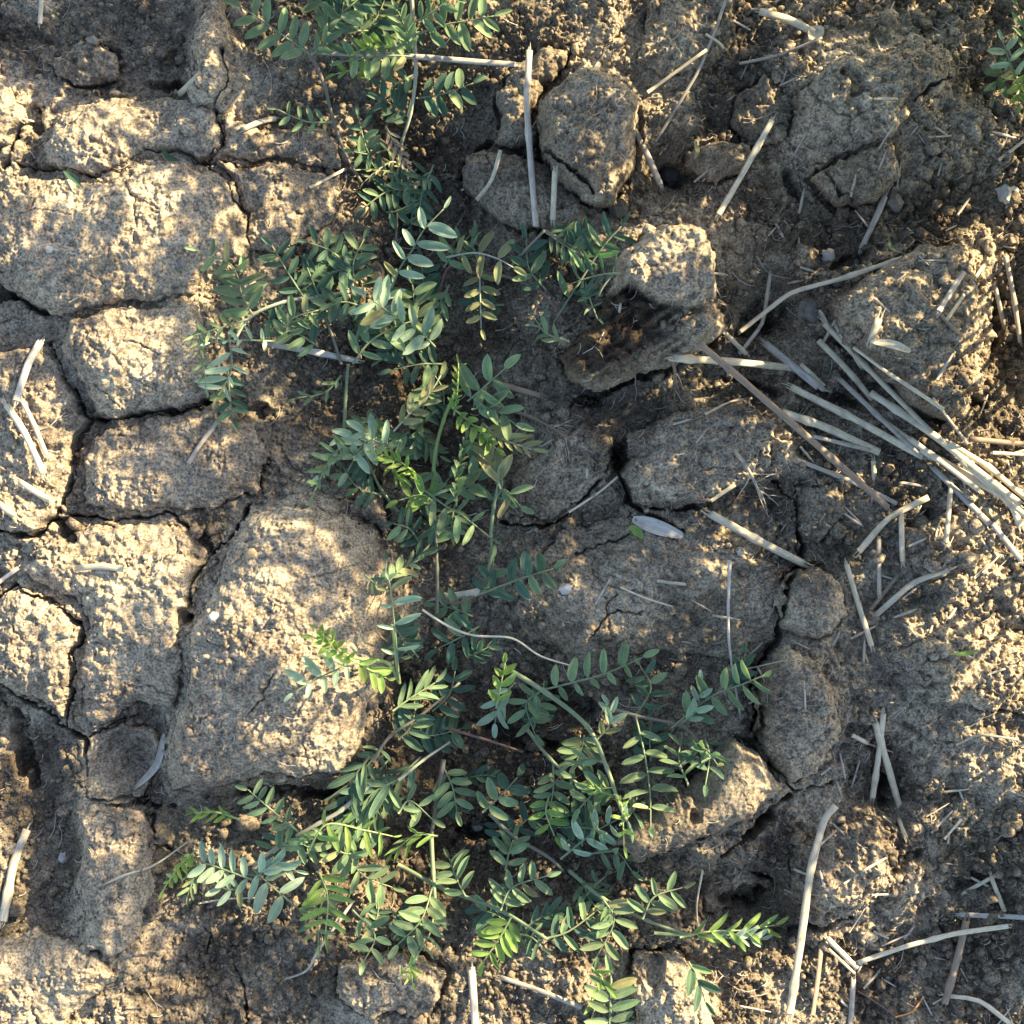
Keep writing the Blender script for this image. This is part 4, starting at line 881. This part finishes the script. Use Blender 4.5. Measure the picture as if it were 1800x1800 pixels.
SH = [
 ('upper left vetch shoot spreading from the top edge, its stem running down along the soil',
  [([(515,60),(548,100),(572,155),(584,205),(606,268),(635,320)],8,7,5,'b')],
  [([(548,98),(490,55),(425,12)],5,52,'m',10,14,'o',0,0),([(560,95),(590,60),(600,20),(610,-30)],4,50,'m',8,10,'o',0,0),([(584,215),(535,208),(486,192)],4,32,'m',6,8,'o',0,0),
   ([(650,30),(600,15),(540,-10)],5,52,'d',5,8,'o',0,0),([(560,60),(590,30),(640,-10)],4,46,'d',8,12,'o',0,0),([(630,60),(660,30),(680,-10)],4,50,'d',4,6,'o',0,0),([(548,98),(570,70),(575,40)],3,40,'m',12,14,'c',0,0)],
  (600,20,80,60,6)),
 ('tallest upper vetch shoot with bright lit leaves and a long upright stem at the top',
  [([(722,-30),(728,60),(731,130),(722,200),(706,250)],8,14,7,'p'),([(706,250),(700,330),(696,430)],6,7,4,'b')],
  [([(729,100),(690,98),(650,100),(604,108)],6,50,'m',16,20,'o',0,0),([(728,62),(783,40),(830,34),(868,28)],5,54,'m',14,16,'o',0,0),([(733,173),(780,162),(832,146)],4,50,'d',6,8,'o',0,2),
   ([(722,100),(715,60),(700,20)],4,46,'m',12,16,'c',0,0),([(730,130),(690,150),(655,190)],4,42,'d',6,9,'o',0,0),([(650,140),(620,120),(590,130)],3,40,'l',13,16,'f',0,0),([(728,40),(770,10),(810,-20)],4,46,'m',14,18,'o',0,0),
   ([(700,85),(660,75),(630,90)],4,40,'l',17,20,'f',0,0)],
  (690,120,80,80,9)),
 ('small shaded vetch shoot between the upper stems with tiny withered leaflets',
  [([(640,230),(680,255),(722,300)],5,6,6,'r')],
  [([(722,212),(700,190),(655,165)],4,44,'d',6,8,'o',0,0),([(655,285),(640,250),(630,205)],4,42,'d',6,9,'o',0,0),([(678,222),(695,255),(716,292)],5,30,'t',10,12,'c',0,1),([(700,305),(672,300),(635,298)],4,26,'m',9,12,'f',0,1),
   ([(760,300),(735,320),(722,395)],5,40,'d',5,7,'o',0,1),([(700,330),(672,340),(640,365)],4,44,'d',4,6,'o',0,0),([(762,290),(740,345),(738,400)],4,46,'d',5,6,'o',0,1),([(715,300),(690,285),(660,300),(640,320)],4,24,'y',10,12,'f',0,1)],
  (690,320,80,80,14)),
 ('centre vetch shoot whose pale lit leaf points up to the right with broad leaflets',
  [([(625,600),(640,560),(670,520),(690,500)],7,10,14,'g')],
  [([(688,506),(705,468),(724,440),(745,405),(780,367)],4,66,'p',20,28,'o',1,0),([(700,560),(672,540),(645,520)],3,58,'p',18,20,'o',0,0),([(640,585),(665,550),(690,500)],3,50,'p',16,18,'c',0,0),
   ([(745,600),(730,545),(725,500)],4,56,'m',14,17,'o',0,0),([(700,640),(690,600),(660,560)],4,56,'d',9,11,'o',0,0),([(620,640),(650,600),(700,570),(750,560)],5,54,'m',12,15,'o',0,0),([(765,610),(735,580),(690,560)],4,56,'p',14,17,'o',0,0)],
  (690,570,80,70,11)),
 ('vetch shoot with yellowish spread leaves just right of the pale pointing leaf',
  [([(835,480),(790,470),(770,520),(740,590)],5,8,6,'r')],
  [([(785,452),(833,444),(872,452),(902,470)],3,56,'y',14,16,'o',0,0),([(843,470),(844,520),(846,578)],4,46,'y',11,12,'o',0,0),([(780,470),(800,440),(825,415)],3,46,'m',12,14,'o',0,0),([(790,500),(770,540),(760,590)],4,44,'m',10,10,'c',0,0),
   ([(850,480),(830,430),(835,405)],3,34,'m',12,14,'f',0,1)],
  (800,520,60,60,8)),
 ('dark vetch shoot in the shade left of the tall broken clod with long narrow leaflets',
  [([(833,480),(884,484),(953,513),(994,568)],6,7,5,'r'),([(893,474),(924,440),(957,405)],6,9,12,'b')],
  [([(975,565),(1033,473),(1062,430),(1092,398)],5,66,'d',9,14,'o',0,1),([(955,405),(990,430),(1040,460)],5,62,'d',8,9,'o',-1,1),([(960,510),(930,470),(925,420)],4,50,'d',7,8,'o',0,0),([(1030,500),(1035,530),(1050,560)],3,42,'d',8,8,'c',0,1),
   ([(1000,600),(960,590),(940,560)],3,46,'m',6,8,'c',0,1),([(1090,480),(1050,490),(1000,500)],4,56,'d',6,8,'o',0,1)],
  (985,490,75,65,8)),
 ('left vetch shoot reaching over the sunlit plate with pale narrow lower leaflets',
  [([(640,510),(560,520),(500,530),(440,556),(410,602)],7,8,10,'p')],
  [([(424,515),(405,465),(345,440)],4,42,'m',9,11,'o',0,0),([(445,555),(425,520),(428,480)],4,52,'m',11,13,'o',0,0),([(403,592),(406,640),(398,670),(382,698)],4,56,'p',14,12,'o',1,1),([(345,565),(352,610),(362,682)],5,36,'m',8,9,'f',0,1),
   ([(400,650),(405,700),(410,735)],4,42,'d',6,6,'o',0,0),([(480,600),(430,598),(370,602)],4,44,'p',12,14,'f',0,1),([(438,560),(400,575),(340,590)],4,36,'m',10,11,'c',0,1)],
  (420,580,60,80,4)),
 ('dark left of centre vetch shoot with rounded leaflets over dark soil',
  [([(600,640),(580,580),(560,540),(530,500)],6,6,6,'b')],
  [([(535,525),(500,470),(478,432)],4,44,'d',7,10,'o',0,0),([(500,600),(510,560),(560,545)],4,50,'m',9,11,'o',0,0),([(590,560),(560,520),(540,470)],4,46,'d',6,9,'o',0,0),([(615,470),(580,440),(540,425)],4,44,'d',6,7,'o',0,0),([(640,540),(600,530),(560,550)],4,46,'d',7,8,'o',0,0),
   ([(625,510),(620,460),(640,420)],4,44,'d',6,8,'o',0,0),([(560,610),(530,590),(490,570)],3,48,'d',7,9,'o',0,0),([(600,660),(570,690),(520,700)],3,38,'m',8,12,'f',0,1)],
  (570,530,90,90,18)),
 ('brightest vetch shoot in the very centre with fresh lime folded leaves',
  [([(760,885),(765,800),(780,740),(800,690)],8,9,20,'y'),([(605,760),(608,700),(612,640)],7,10,10,'g')],
  [([(798,730),(803,690),(806,638)],7,32,'l',22,30,'f',0,1),([(822,705),(847,683),(887,648)],3,66,'m',24,28,'o',0,0),([(692,758),(717,730),(747,705),(775,660)],4,50,'y',20,23,'c',0,0),([(800,720),(835,750),(872,788)],5,44,'l',24,22,'f',0,0),
   ([(850,745),(880,770),(935,790)],6,58,'y',20,18,'c',-1,1),([(802,890),(804,835),(820,772)],8,34,'m',20,26,'f',0,0),([(830,720),(860,715),(905,745)],3,60,'m',24,22,'c',0,0),([(770,720),(740,745),(730,790)],5,36,'m',18,18,'f',0,0),
   ([(880,860),(868,820),(845,775)],4,56,'y',15,18,'c',0,0),([(865,890),(885,860),(915,890)],3,48,'m',11,11,'o',0,0),([(780,640),(740,640),(690,650)],4,46,'d',10,12,'o',0,0)],
  (770,700,90,80,12)),
 ('vetch shoot left of the bright centre with a whorl of thin curling young leaflets',
  [([(700,900),(670,860),(650,820),(640,790)],6,6,12,'g')],
  [([(740,840),(700,810),(660,795)],6,38,'l',18,22,'f',0,1),([(690,790),(645,775),(610,830)],4,58,'p',18,16,'o',0,0),([(620,780),(585,800),(550,870)],6,42,'m',15,14,'f',0,1),([(700,780),(690,830),(735,835)],5,40,'l',19,18,'f',0,1),
   ([(690,790),(650,760),(600,770)],4,50,'p',16,17,'c',0,0),([(720,760),(690,770),(640,740)],4,46,'m',14,18,'c',0,0),([(640,800),(600,800),(560,835)],4,42,'p',15,15,'f',0,0),([(720,840),(760,870),(790,840)],4,50,'m',14,14,'o',0,0)],
  (680,800,60,70,9)),
 ('vetch shoot below the bright centre with long lit leaflets hanging down to the left',
  [([(862,945),(868,890),(876,850)],7,12,15,'g'),([(768,1078),(768,1000),(764,900)],7,5,15,'b'),([(845,1045),(862,985),(864,945)],7,6,12,'g')],
  [([(747,862),(780,887),(815,908),(862,945)],4,72,'m',18,15,'o',1,1),([(760,880),(740,870),(700,880)],3,52,'l',15,15,'o',0,0),([(790,860),(830,850),(850,800)],4,60,'m',16,18,'c',0,0),([(740,960),(720,930),(690,920)],4,46,'d',7,8,'o',0,0)],
  (760,920,70,70,9)),
 ('single flat dull green vetch leaf with evenly paired rounded leaflets on the dull plate',
  [([(768,1050),(800,1060),(847,1043)],5,5,7,'r')],
  [([(835,1048),(900,1023),(940,1010),(972,1000)],4,52,'d',8,9,'o',0,2),([(845,1045),(862,1020),(868,980)],2,42,'d',7,8,'o',0,2),([(845,1100),(810,1120),(770,1140)],3,50,'d',5,6,'o',0,0)],
  (820,1110,60,40,7)),
 ('upright lit vetch leaf shoot with four wide-set leaflets pointing right beside the big slab',
  [([(702,1200),(697,1167),(690,1100)],7,9,20,'y')],
  [([(700,1180),(692,1110),(687,1050),(684,1020)],4,60,'p',20,22,'o',1,1),([(680,1025),(700,1005),(735,985)],3,42,'m',12,13,'c',0,0),([(640,1010),(670,1030),(680,985)],2,34,'d',8,9,'c',0,0)],
  (720,1130,60,60,8)),
 ('lime tipped vetch shoot lying over the right rim of the big brown slab',
  [([(702,1200),(680,1168),(640,1162),(600,1150)],7,10,12,'y')],
  [([(625,1165),(590,1140),(550,1120)],5,38,'l',15,18,'f',0,0),([(622,1168),(575,1185),(515,1218)],4,56,'p',13,10,'o',1,0),([(620,1160),(650,1180),(680,1192)],3,44,'l',13,13,'c',0,0),([(600,1150),(580,1120),(560,1105)],4,34,'l',17,20,'f',0,1)],
  (640,1170,25,20,1)),
 ('lower right vetch shoot with one long arching main stem and a drooping lime tip',
  [([(880,1168),(960,1217),(1033,1277),(1067,1350),(1083,1397),(1100,1440)],9,18,24,'g')],
  [([(953,1213),(1010,1200),(1067,1183),(1130,1155)],5,54,'m',18,20,'o',-1,0),([(872,1245),(880,1205),(888,1165)],3,48,'l',22,26,'c',0,0),([(905,1200),(880,1230),(870,1270)],3,56,'p',20,18,'c',0,0),
   ([(1090,1400),(1098,1440),(1097,1488)],4,38,'l',26,26,'f',0,1),([(1060,1340),(1030,1335),(1000,1345)],3,36,'m',20,18,'c',0,0),([(1080,1385),(1050,1390),(1020,1420)],4,46,'m',20,20,'o',0,0),([(1050,1300),(1075,1270),(1070,1240)],3,44,'p',21,24,'c',0,0),
   ([(950,1215),(925,1240),(940,1290)],4,52,'m',14,14,'o',0,0),([(1090,1400),(1060,1395),(1035,1380)],4,30,'l',22,24,'f',0,1)],
  (980,1270,80,70,10)),
 ('vetch shoot with a row of paired leaflets next to the lower right arching stem',
  [([(1060,1240),(1117,1257),(1200,1277),(1232,1312)],7,12,12,'b')],
  [([(1117,1257),(1133,1327),(1138,1383),(1144,1455)],5,54,'m',16,15,'o',0,0),([(1180,1280),(1250,1225),(1300,1200),(1342,1188)],5,50,'m',15,14,'o',0,0),([(1195,1350),(1230,1310),(1262,1345)],4,44,'m',13,14,'c',0,0),([(1200,1270),(1225,1250),(1232,1200)],3,44,'p',16,20,'c',0,0),
   ([(1210,1380),(1190,1330),(1200,1290)],4,46,'d',10,11,'o',0,0),([(1120,1255),(1145,1210),(1125,1170)],4,50,'d',10,12,'o',0,0),([(1240,1300),(1255,1340),(1240,1380)],3,42,'d',9,9,'o',0,0),([(1280,1210),(1300,1190),(1310,1150)],3,40,'d',8,10,'c',0,0)],
  (1180,1330,70,60,10)),
 ('vetch shoot of greyish green rounded leaflets at the left end of the flat smooth clod',
  [([(860,1430),(905,1470),(960,1505),(990,1530)],7,10,9,'b')],
  [([(985,1510),(1043,1467),(1090,1438)],4,50,'p',15,17,'o',0,0),([(848,1428),(877,1403),(910,1366)],3,48,'d',12,14,'o',0,2),([(888,1530),(895,1500),(903,1474)],3,46,'m',11,12,'o',0,0),([(973,1343),(973,1390),(966,1425)],4,42,'m',14,12,'o',0,0),
   ([(965,1400),(960,1430),(975,1470)],3,46,'l',13,12,'o',0,0),([(900,1470),(930,1440),(960,1440)],3,44,'d',8,9,'o',0,0),([(1090,1450),(1110,1420),(1120,1400)],3,44,'d',9,10,'o',0,0),([(1040,1500),(1085,1500),(1110,1530)],3,46,'m',9,9,'o',0,0)],
  (950,1430,110,60,16)),
 ('dark tangled vetch shoot in the hollow below the big slab with long shaded blades',
  [([(655,1340),(685,1295),(740,1257),(808,1200)],6,14,8,'b'),([(700,1372),(745,1335),(790,1305)],6,13,8,'p'),([(780,1335),(772,1385),(758,1470)],10,9,13,'b'),([(787,1280),(860,1303),(920,1322)],6,8,7,'r'),([(925,1280),(967,1333),(1018,1380)],7,11,9,'g')],
  [([(690,1250),(725,1225),(765,1200)],4,60,'m',13,14,'c',0,1),([(780,1350),(795,1385),(803,1425)],4,48,'m',11,11,'o',0,0),([(700,1370),(650,1400),(620,1450)],4,80,'d',11,8,'c',0,1),([(740,1330),(690,1380),(640,1440)],4,76,'d',9,7,'c',0,1),
   ([(650,1330),(620,1370),(600,1420)],4,66,'d',8,7,'c',0,1),([(700,1430),(720,1410),(760,1440)],3,48,'m',13,13,'o',0,0),([(760,1250),(790,1220),(800,1180)],4,46,'d',8,9,'o',0,0),([(700,1300),(720,1280),(730,1250)],4,50,'d',8,9,'o',0,0)],
  (740,1330,110,110,26)),
 ('lower left vetch shoot with bright lime leaflets arching over the dark hollow',
  [([(650,1380),(600,1425),(560,1448),(490,1488),(445,1522)],8,12,14,'p'),([(758,1470),(762,1530),(766,1600)],9,12,12,'g')],
  [([(540,1500),(572,1452),(640,1462),(690,1470)],5,60,'l',22,24,'o',1,1),([(524,1462),(467,1417),(436,1388)],5,42,'m',13,13,'o',0,0),([(770,1470),(730,1470),(690,1500)],4,48,'l',21,20,'f',0,1),([(480,1500),(510,1480),(560,1500)],4,48,'m',15,16,'c',0,0),
   ([(420,1440),(380,1430),(340,1428)],5,38,'l',12,12,'f',0,1),([(560,1530),(575,1580),(572,1640)],5,56,'l',16,17,'o',0,1),([(600,1490),(640,1540),(690,1560)],4,52,'m',13,13,'o',0,0),([(520,1440),(490,1480),(470,1500)],3,44,'d',9,9,'o',0,0),
   ([(575,1560),(560,1610),(560,1660)],4,50,'m',10,10,'o',0,1),([(640,1500),(600,1500),(570,1470)],4,52,'m',14,16,'o',0,0)],
  (600,1470,110,40,8)),
 ('pale silvery vetch shoot at the far lower left beside narrow lime leaves',
  [([(460,1540),(420,1530),(350,1500)],5,9,9,'g')],
  [([(452,1550),(390,1530),(345,1512)],5,44,'p',14,14,'o',0,0),([(445,1528),(470,1555),(525,1598)],3,66,'p',16,14,'o',0,0),([(345,1495),(318,1520),(288,1562)],6,36,'l',12,11,'f',0,1),([(450,1545),(480,1520),(520,1530)],3,52,'p',15,16,'c',0,0),
   ([(350,1510),(340,1540),(330,1575)],4,36,'m',9,9,'c',0,1),([(430,1560),(400,1565),(370,1550)],3,42,'p',13,12,'o',0,0)],
  (400,1510,60,30,3)),
 ('vetch shoot at the bottom middle between the two lower straws',
  [([(700,1520),(780,1560),(880,1600),(960,1650)],8,9,12,'g'),([(1000,1530),(1060,1580),(1140,1620),(1215,1645)],7,10,14,'g')],
  [([(760,1560),(740,1620),(700,1660)],5,54,'m',14,14,'o',0,0),([(880,1600),(900,1560),(960,1540)],5,52,'m',14,15,'o',0,0),([(900,1610),(880,1650),(850,1690)],5,50,'l',14,15,'o',0,0),([(1060,1580),(1080,1620),(1050,1680)],5,52,'m',13,13,'o',0,0),
   ([(1130,1615),(1150,1580),(1200,1560)],4,46,'m',13,13,'o',0,0),([(700,1720),(720,1700),(725,1725)],3,34,'l',9,9,'f',0,1),([(820,1580),(800,1540),(790,1510)],4,50,'m',12,13,'o',0,0),([(960,1650),(1000,1640),(1050,1600)],4,50,'d',9,10,'o',0,0),([(620,1600),(660,1640),(640,1690)],4,50,'m',11,11,'o',0,0)],
  (850,1600,260,60,34)),
 ('fresh vetch leaf at the lower right, lime above and silvery below, lying over the pit',
  [([(1150,1640),(1215,1645)],6,12,13,'y')],
  [([(1195,1648),(1250,1640),(1310,1636),(1362,1626)],5,50,'l',17,16,'c',0,1),([(1225,1650),(1285,1652),(1335,1650)],5,46,'p',14,12,'c',-1,0)],
  (1200,1640,10,10,0)),
 ('vetch shoot cut off by the bottom edge with broad leaflets beside the smooth grey clod',
  [([(1068,1860),(1072,1800),(1074,1720)],6,9,14,'g')],
  [([(1070,1830),(1073,1780),(1074,1715)],5,62,'m',13,14,'o',0,0),([(1210,1690),(1225,1720),(1240,1760)],2,56,'d',8,8,'c',0,0),([(1040,1700),(1060,1730),(1040,1790)],3,46,'l',13,13,'c',0,1)],
  (1080,1760,60,40,3)),
 ('small vetch sprig at the top right edge',
  [([(1790,130),(1802,100),(1820,60)],5,6,9,'g')],
  [([(1790,150),(1775,105),(1762,72)],3,44,'p',13,16,'o',0,0),([(1790,125),(1760,130),(1745,165)],3,42,'m',10,9,'c',0,0),([(1800,95),(1806,60),(1792,20)],3,40,'m',10,12,'c',0,1),([(1806,120),(1796,150),(1790,180)],3,36,'l',10,9,'c',0,0)],
  (1790,110,10,20,1)),
]
for lab, stems, leaves, (fx, fy, frx, fry, nf) in SH:
    e = bpy.data.objects.new('vetch_shoot', None); C.objects.link(e)
    a, b = stems[0][0][0]; x, y = P(a,b); e.location = (x, y, float(zs(x,y))); bpy.context.view_layer.update()
    e['label'] = lab; e['category'] = 'vetch plant'; e['group'] = 'vetch shoots growing along the row'
    e.empty_display_size = .01
    for s_ in stems: make_stem(e, *s_)
    for l in leaves: make_leaf(e, *l)
    for k in range(int(nf*(.27 if fy > 1150 else .36))):
        r_ = math.sqrt(random.random()); th = random.random()*6.283
        cx = fx+frx*r_*math.cos(th); cy = fy+fry*r_*math.sin(th)
        a = random.random()*6.283; h = random.uniform(26,44); bnd = random.uniform(-10,10)
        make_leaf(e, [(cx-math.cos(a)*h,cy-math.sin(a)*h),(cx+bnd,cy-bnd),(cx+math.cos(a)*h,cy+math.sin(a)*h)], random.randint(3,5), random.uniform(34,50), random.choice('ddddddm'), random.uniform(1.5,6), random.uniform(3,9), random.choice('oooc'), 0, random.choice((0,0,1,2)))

# single thin runners, a frosted upright stem and small green bits
def single(name, pp, wd, z0, z1, mat, lab, cat):
    base = []
    for i,(a,b) in enumerate(pp):
        t = i/(len(pp)-1); z = float(zs(*P(a,b,.004), pad=.001))+(z0+(z1-z0)*t)*MM; x,y = P(a,b,z); base.append(Vector((x,y,z)))
    c = catmull(base,7); r = wd*S*.5; mb = MB(); tube(mb, c, [r*(1-.4*i/len(c)) for i in range(len(c))], 6)
    o = mb.build(name, mat, None, c[len(c)//2]); o['label'] = lab; o['category'] = cat; return o
single('tendril', [(742,1072),(787,1100),(833,1117),(900,1122),(950,1153),(1014,1173)],4.5,16,12,SM['w'],'long wavy pale thread crossing from the lit upright leaf to the lower right shoot','tendril')
single('thin_stem', [(1283,985),(1280,1080),(1284,1150),(1302,1262)],6,5,6,SM['l'],'thin frosty white stem standing right of the wide dull plate','stem')
single('root', [(148,1572),(215,1540),(272,1520),(332,1478)],5,1,2,SM['p'],'thin pale root crossing the sandy lump in the lower left','root')
single('root', [(348,1588),(400,1580),(462,1578)],4,3,4,SM['p'],'thin pale root below the silvery leaves','root')
single('thin_stem', [(620,1585),(560,1670),(540,1705),(500,1722)],6,5,2,SM['g'],'curved grey dead stem below the lower left shoot','stem')
single('thin_stem', [(957,405),(1000,430),(1040,462)],7,13,11,SM['b'],'pinkish dry stem bent over the dark shaded shoot','stem')
single('root', [(1340,1130),(1300,1175),(1385,1160)],4,3,3,SM['g'],'thin grey root by the crack beside the frosty stem','root')
single('thin_stem', [(700,1140),(660,1100),(690,1000),(680,950)],3.5,8,6,SM['b'],'thin brown hair-like stem beside the upright lit leaf','stem')
single('root', [(1330,450),(1352,480),(1390,490)],3,3,3,SM['g'],'fine curled root in the dark hollow right of the tall clod','root')
single('root', [(1235,1530),(1225,1590),(1228,1640)],4,4,4,SM['p'],'short pale root hanging into the lower right pit','root')
def blade(pp, wd, mat, lab):
    base = []
    for a,b in pp: z = float(zs(*P(a,b,.004), pad=.002))+.004; x,y = P(a,b,z); base.append(Vector((x,y,z)))
    c = catmull(base,6); m = len(c); v=[];f=[];uv=[]
    for i,p in enumerate(c):
        t = (c[min(i+1,m-1)]-c[max(i-1,0)]).normalized(); s_ = t.cross(Vector((0,0,1))).normalized(); ww = wd*S*.5*math.sin(math.pi*(.08+.9*i/(m-1)))
        for q in (-1,0,1): v.append(tuple(p+s_*q*ww+Vector((0,0,abs(q)*ww*.5)))); uv.append((.5+q*.5,i/m))
    for i in range(m-1):
        for k in range(2): a=i*3+k; f.append((a,a+1,a+4,a+3))
    mb = MB(); mb.add(v,f,uv); o = mb.build('grass_blade', LM[mat], None, c[m//2]); o['label']=lab; o['category']='seedling blade'
blade([(1672,1150),(1700,1148),(1722,1142)],7,'l','tiny green blade on the sunlit rough soil at the right')
blade([(1106,925),(1120,935),(1130,948)],14,'l','small bright green bit left of the boat-shaped dry leaf')
blade([(1562,410),(1566,435),(1590,446)],6,'m','tiny green sprig above the long pale bent stalk')
blade([(1220,248),(1226,265),(1220,282)],8,'y','tiny yellow green blade left of the small olive clod')
blade([(112,300),(128,312),(145,330)],12,'d','small mossy green sprig in the jagged crack, left end')
blade([(285,262),(298,278),(318,282)],10,'d','small mossy green sprig in the jagged crack, right end')

# ------------------------------------------------------------------ tall growth just outside the photograph (unseen, added to throw the dappled shade)
OL = []
for q_ in range(5):
    rr = random.Random(q_); mb = MB(); L = .05; pts = catmull([(0,0,0),(L*.5,rr.uniform(-.004,.004),.005),(L,0,rr.uniform(-.008,.008))],5)
    tube(mb, pts, .0004, 5)
    for q in range(13):
        t = .12+.88*(q//2)/6; i = min(int(t*(len(pts)-1)),len(pts)-2); p = pts[i]; tg = (pts[i+1]-pts[i]).normalized(); s_ = tg.cross(Vector((0,0,1))).normalized()*(1 if q%2 else -1)
        d = tg*.4+s_ if q < 12 else tg; lm = leaflet_mesh('m', rr.randint(0,7), 0); sc_ = rr.uniform(.014,.019)
        M = mkmat(p, d, Vector((rr.uniform(-.5,.5),rr.uniform(-.5,.5),1)))@Matrix.Diagonal((sc_,sc_,sc_,1))
        mb.add([tuple(M@v.co) for v in lm.vertices], [tuple(f.vertices) for f in lm.polygons], [(.3,.5)]*len(lm.vertices))
    o = mb.build('leaf', LM['m']); OL.append(o.data); bpy.data.objects.remove(o)
def outside(px, py, k, lab):
    """the plant stands outside the picture, sunward of the spot (px,py), at the height where its crown shades that spot"""
    gx, gy = P(px,py); ca_, sa_ = math.cos(SUN_AZ), math.sin(SUN_AZ); te = math.tan(SUN_EL)
    h = .02
    while True:
        off = h/te; cx = gx+ca_*off; cy = gy+sa_*off; lim = .225*(CAMH-h)/CAMH+.082
        if max(abs(cx),abs(cy)) > lim: break
        h += .004
    rr = random.Random(int(px*7+py)); zb = float(zs(cx,cy))
    e = bpy.data.objects.new('shade_vetch_plant', None); C.objects.link(e); e.location = (cx,cy,zb)
    e['label'] = lab; e['category'] = 'vetch plant'; e['group'] = 'taller vetch added beyond the frame for its shade'
    mb = MB(); c = catmull([(rr.uniform(-.01,.01),rr.uniform(-.01,.01),-.002),(rr.uniform(-.01,.01),rr.uniform(-.01,.01),(h-zb)*.5),(0,0,h-zb+.01)],8)
    tube(mb, c, [.0013-.0006*i/len(c) for i in range(len(c))], 6); o = mb.build('stem', TM['g']); o.parent = e
    for j in range(k):
        o = bpy.data.objects.new('leaf', rr.choice(OL)); C.objects.link(o); o.parent = e
        o.location = (0,0,h-zb-rr.uniform(0,.022)); o.rotation_euler = (rr.uniform(-.5,.5),rr.uniform(-.35,.25),rr.random()*6.283); s_=rr.uniform(.75,1.15); o.scale=(s_,s_,s_)
OUT = [(40,60,9),(150,90,9),(260,110,7),(470,130,6),(300,390,5),(520,370,7),(120,420,2),(200,520,3),(1230,240,5),(1225,320,3),(1350,560,8),(1400,260,5),(1500,210,5),(1480,350,5),(1345,450,5),(1400,450,4),
 (960,200,4),(1150,740,4),(980,830,8),(1010,900,7),(1130,960,8),(1260,1040,8),(1010,1040,7),(1130,1090,8),(1330,1130,6),(1290,900,3),(1400,1070,4),(1270,1420,16),(1215,1460,14),(1320,1350,14),(1270,1390,12),(1400,1250,5),(880,1350,8),(720,1000,6),(600,720,7),
 (450,950,7),(410,760,6),(520,1010,6),(330,930,6),(460,1250,5),(160,960,3),(250,1150,2),(90,1690,9),(420,1700,8),(560,1750,6),(300,1640,4),(1650,1720,7),(1760,1600,6),(1740,1740,6),(1480,1440,3),(1620,1430,4),(60,1400,5),(900,300,6),(760,350,6),
 (30,620,3),(240,790,3),(1560,120,4),]
for px,py,k in OUT: outside(px,py,k,'unseen tall leafy vetch plant added outside the picture to shade the soil')
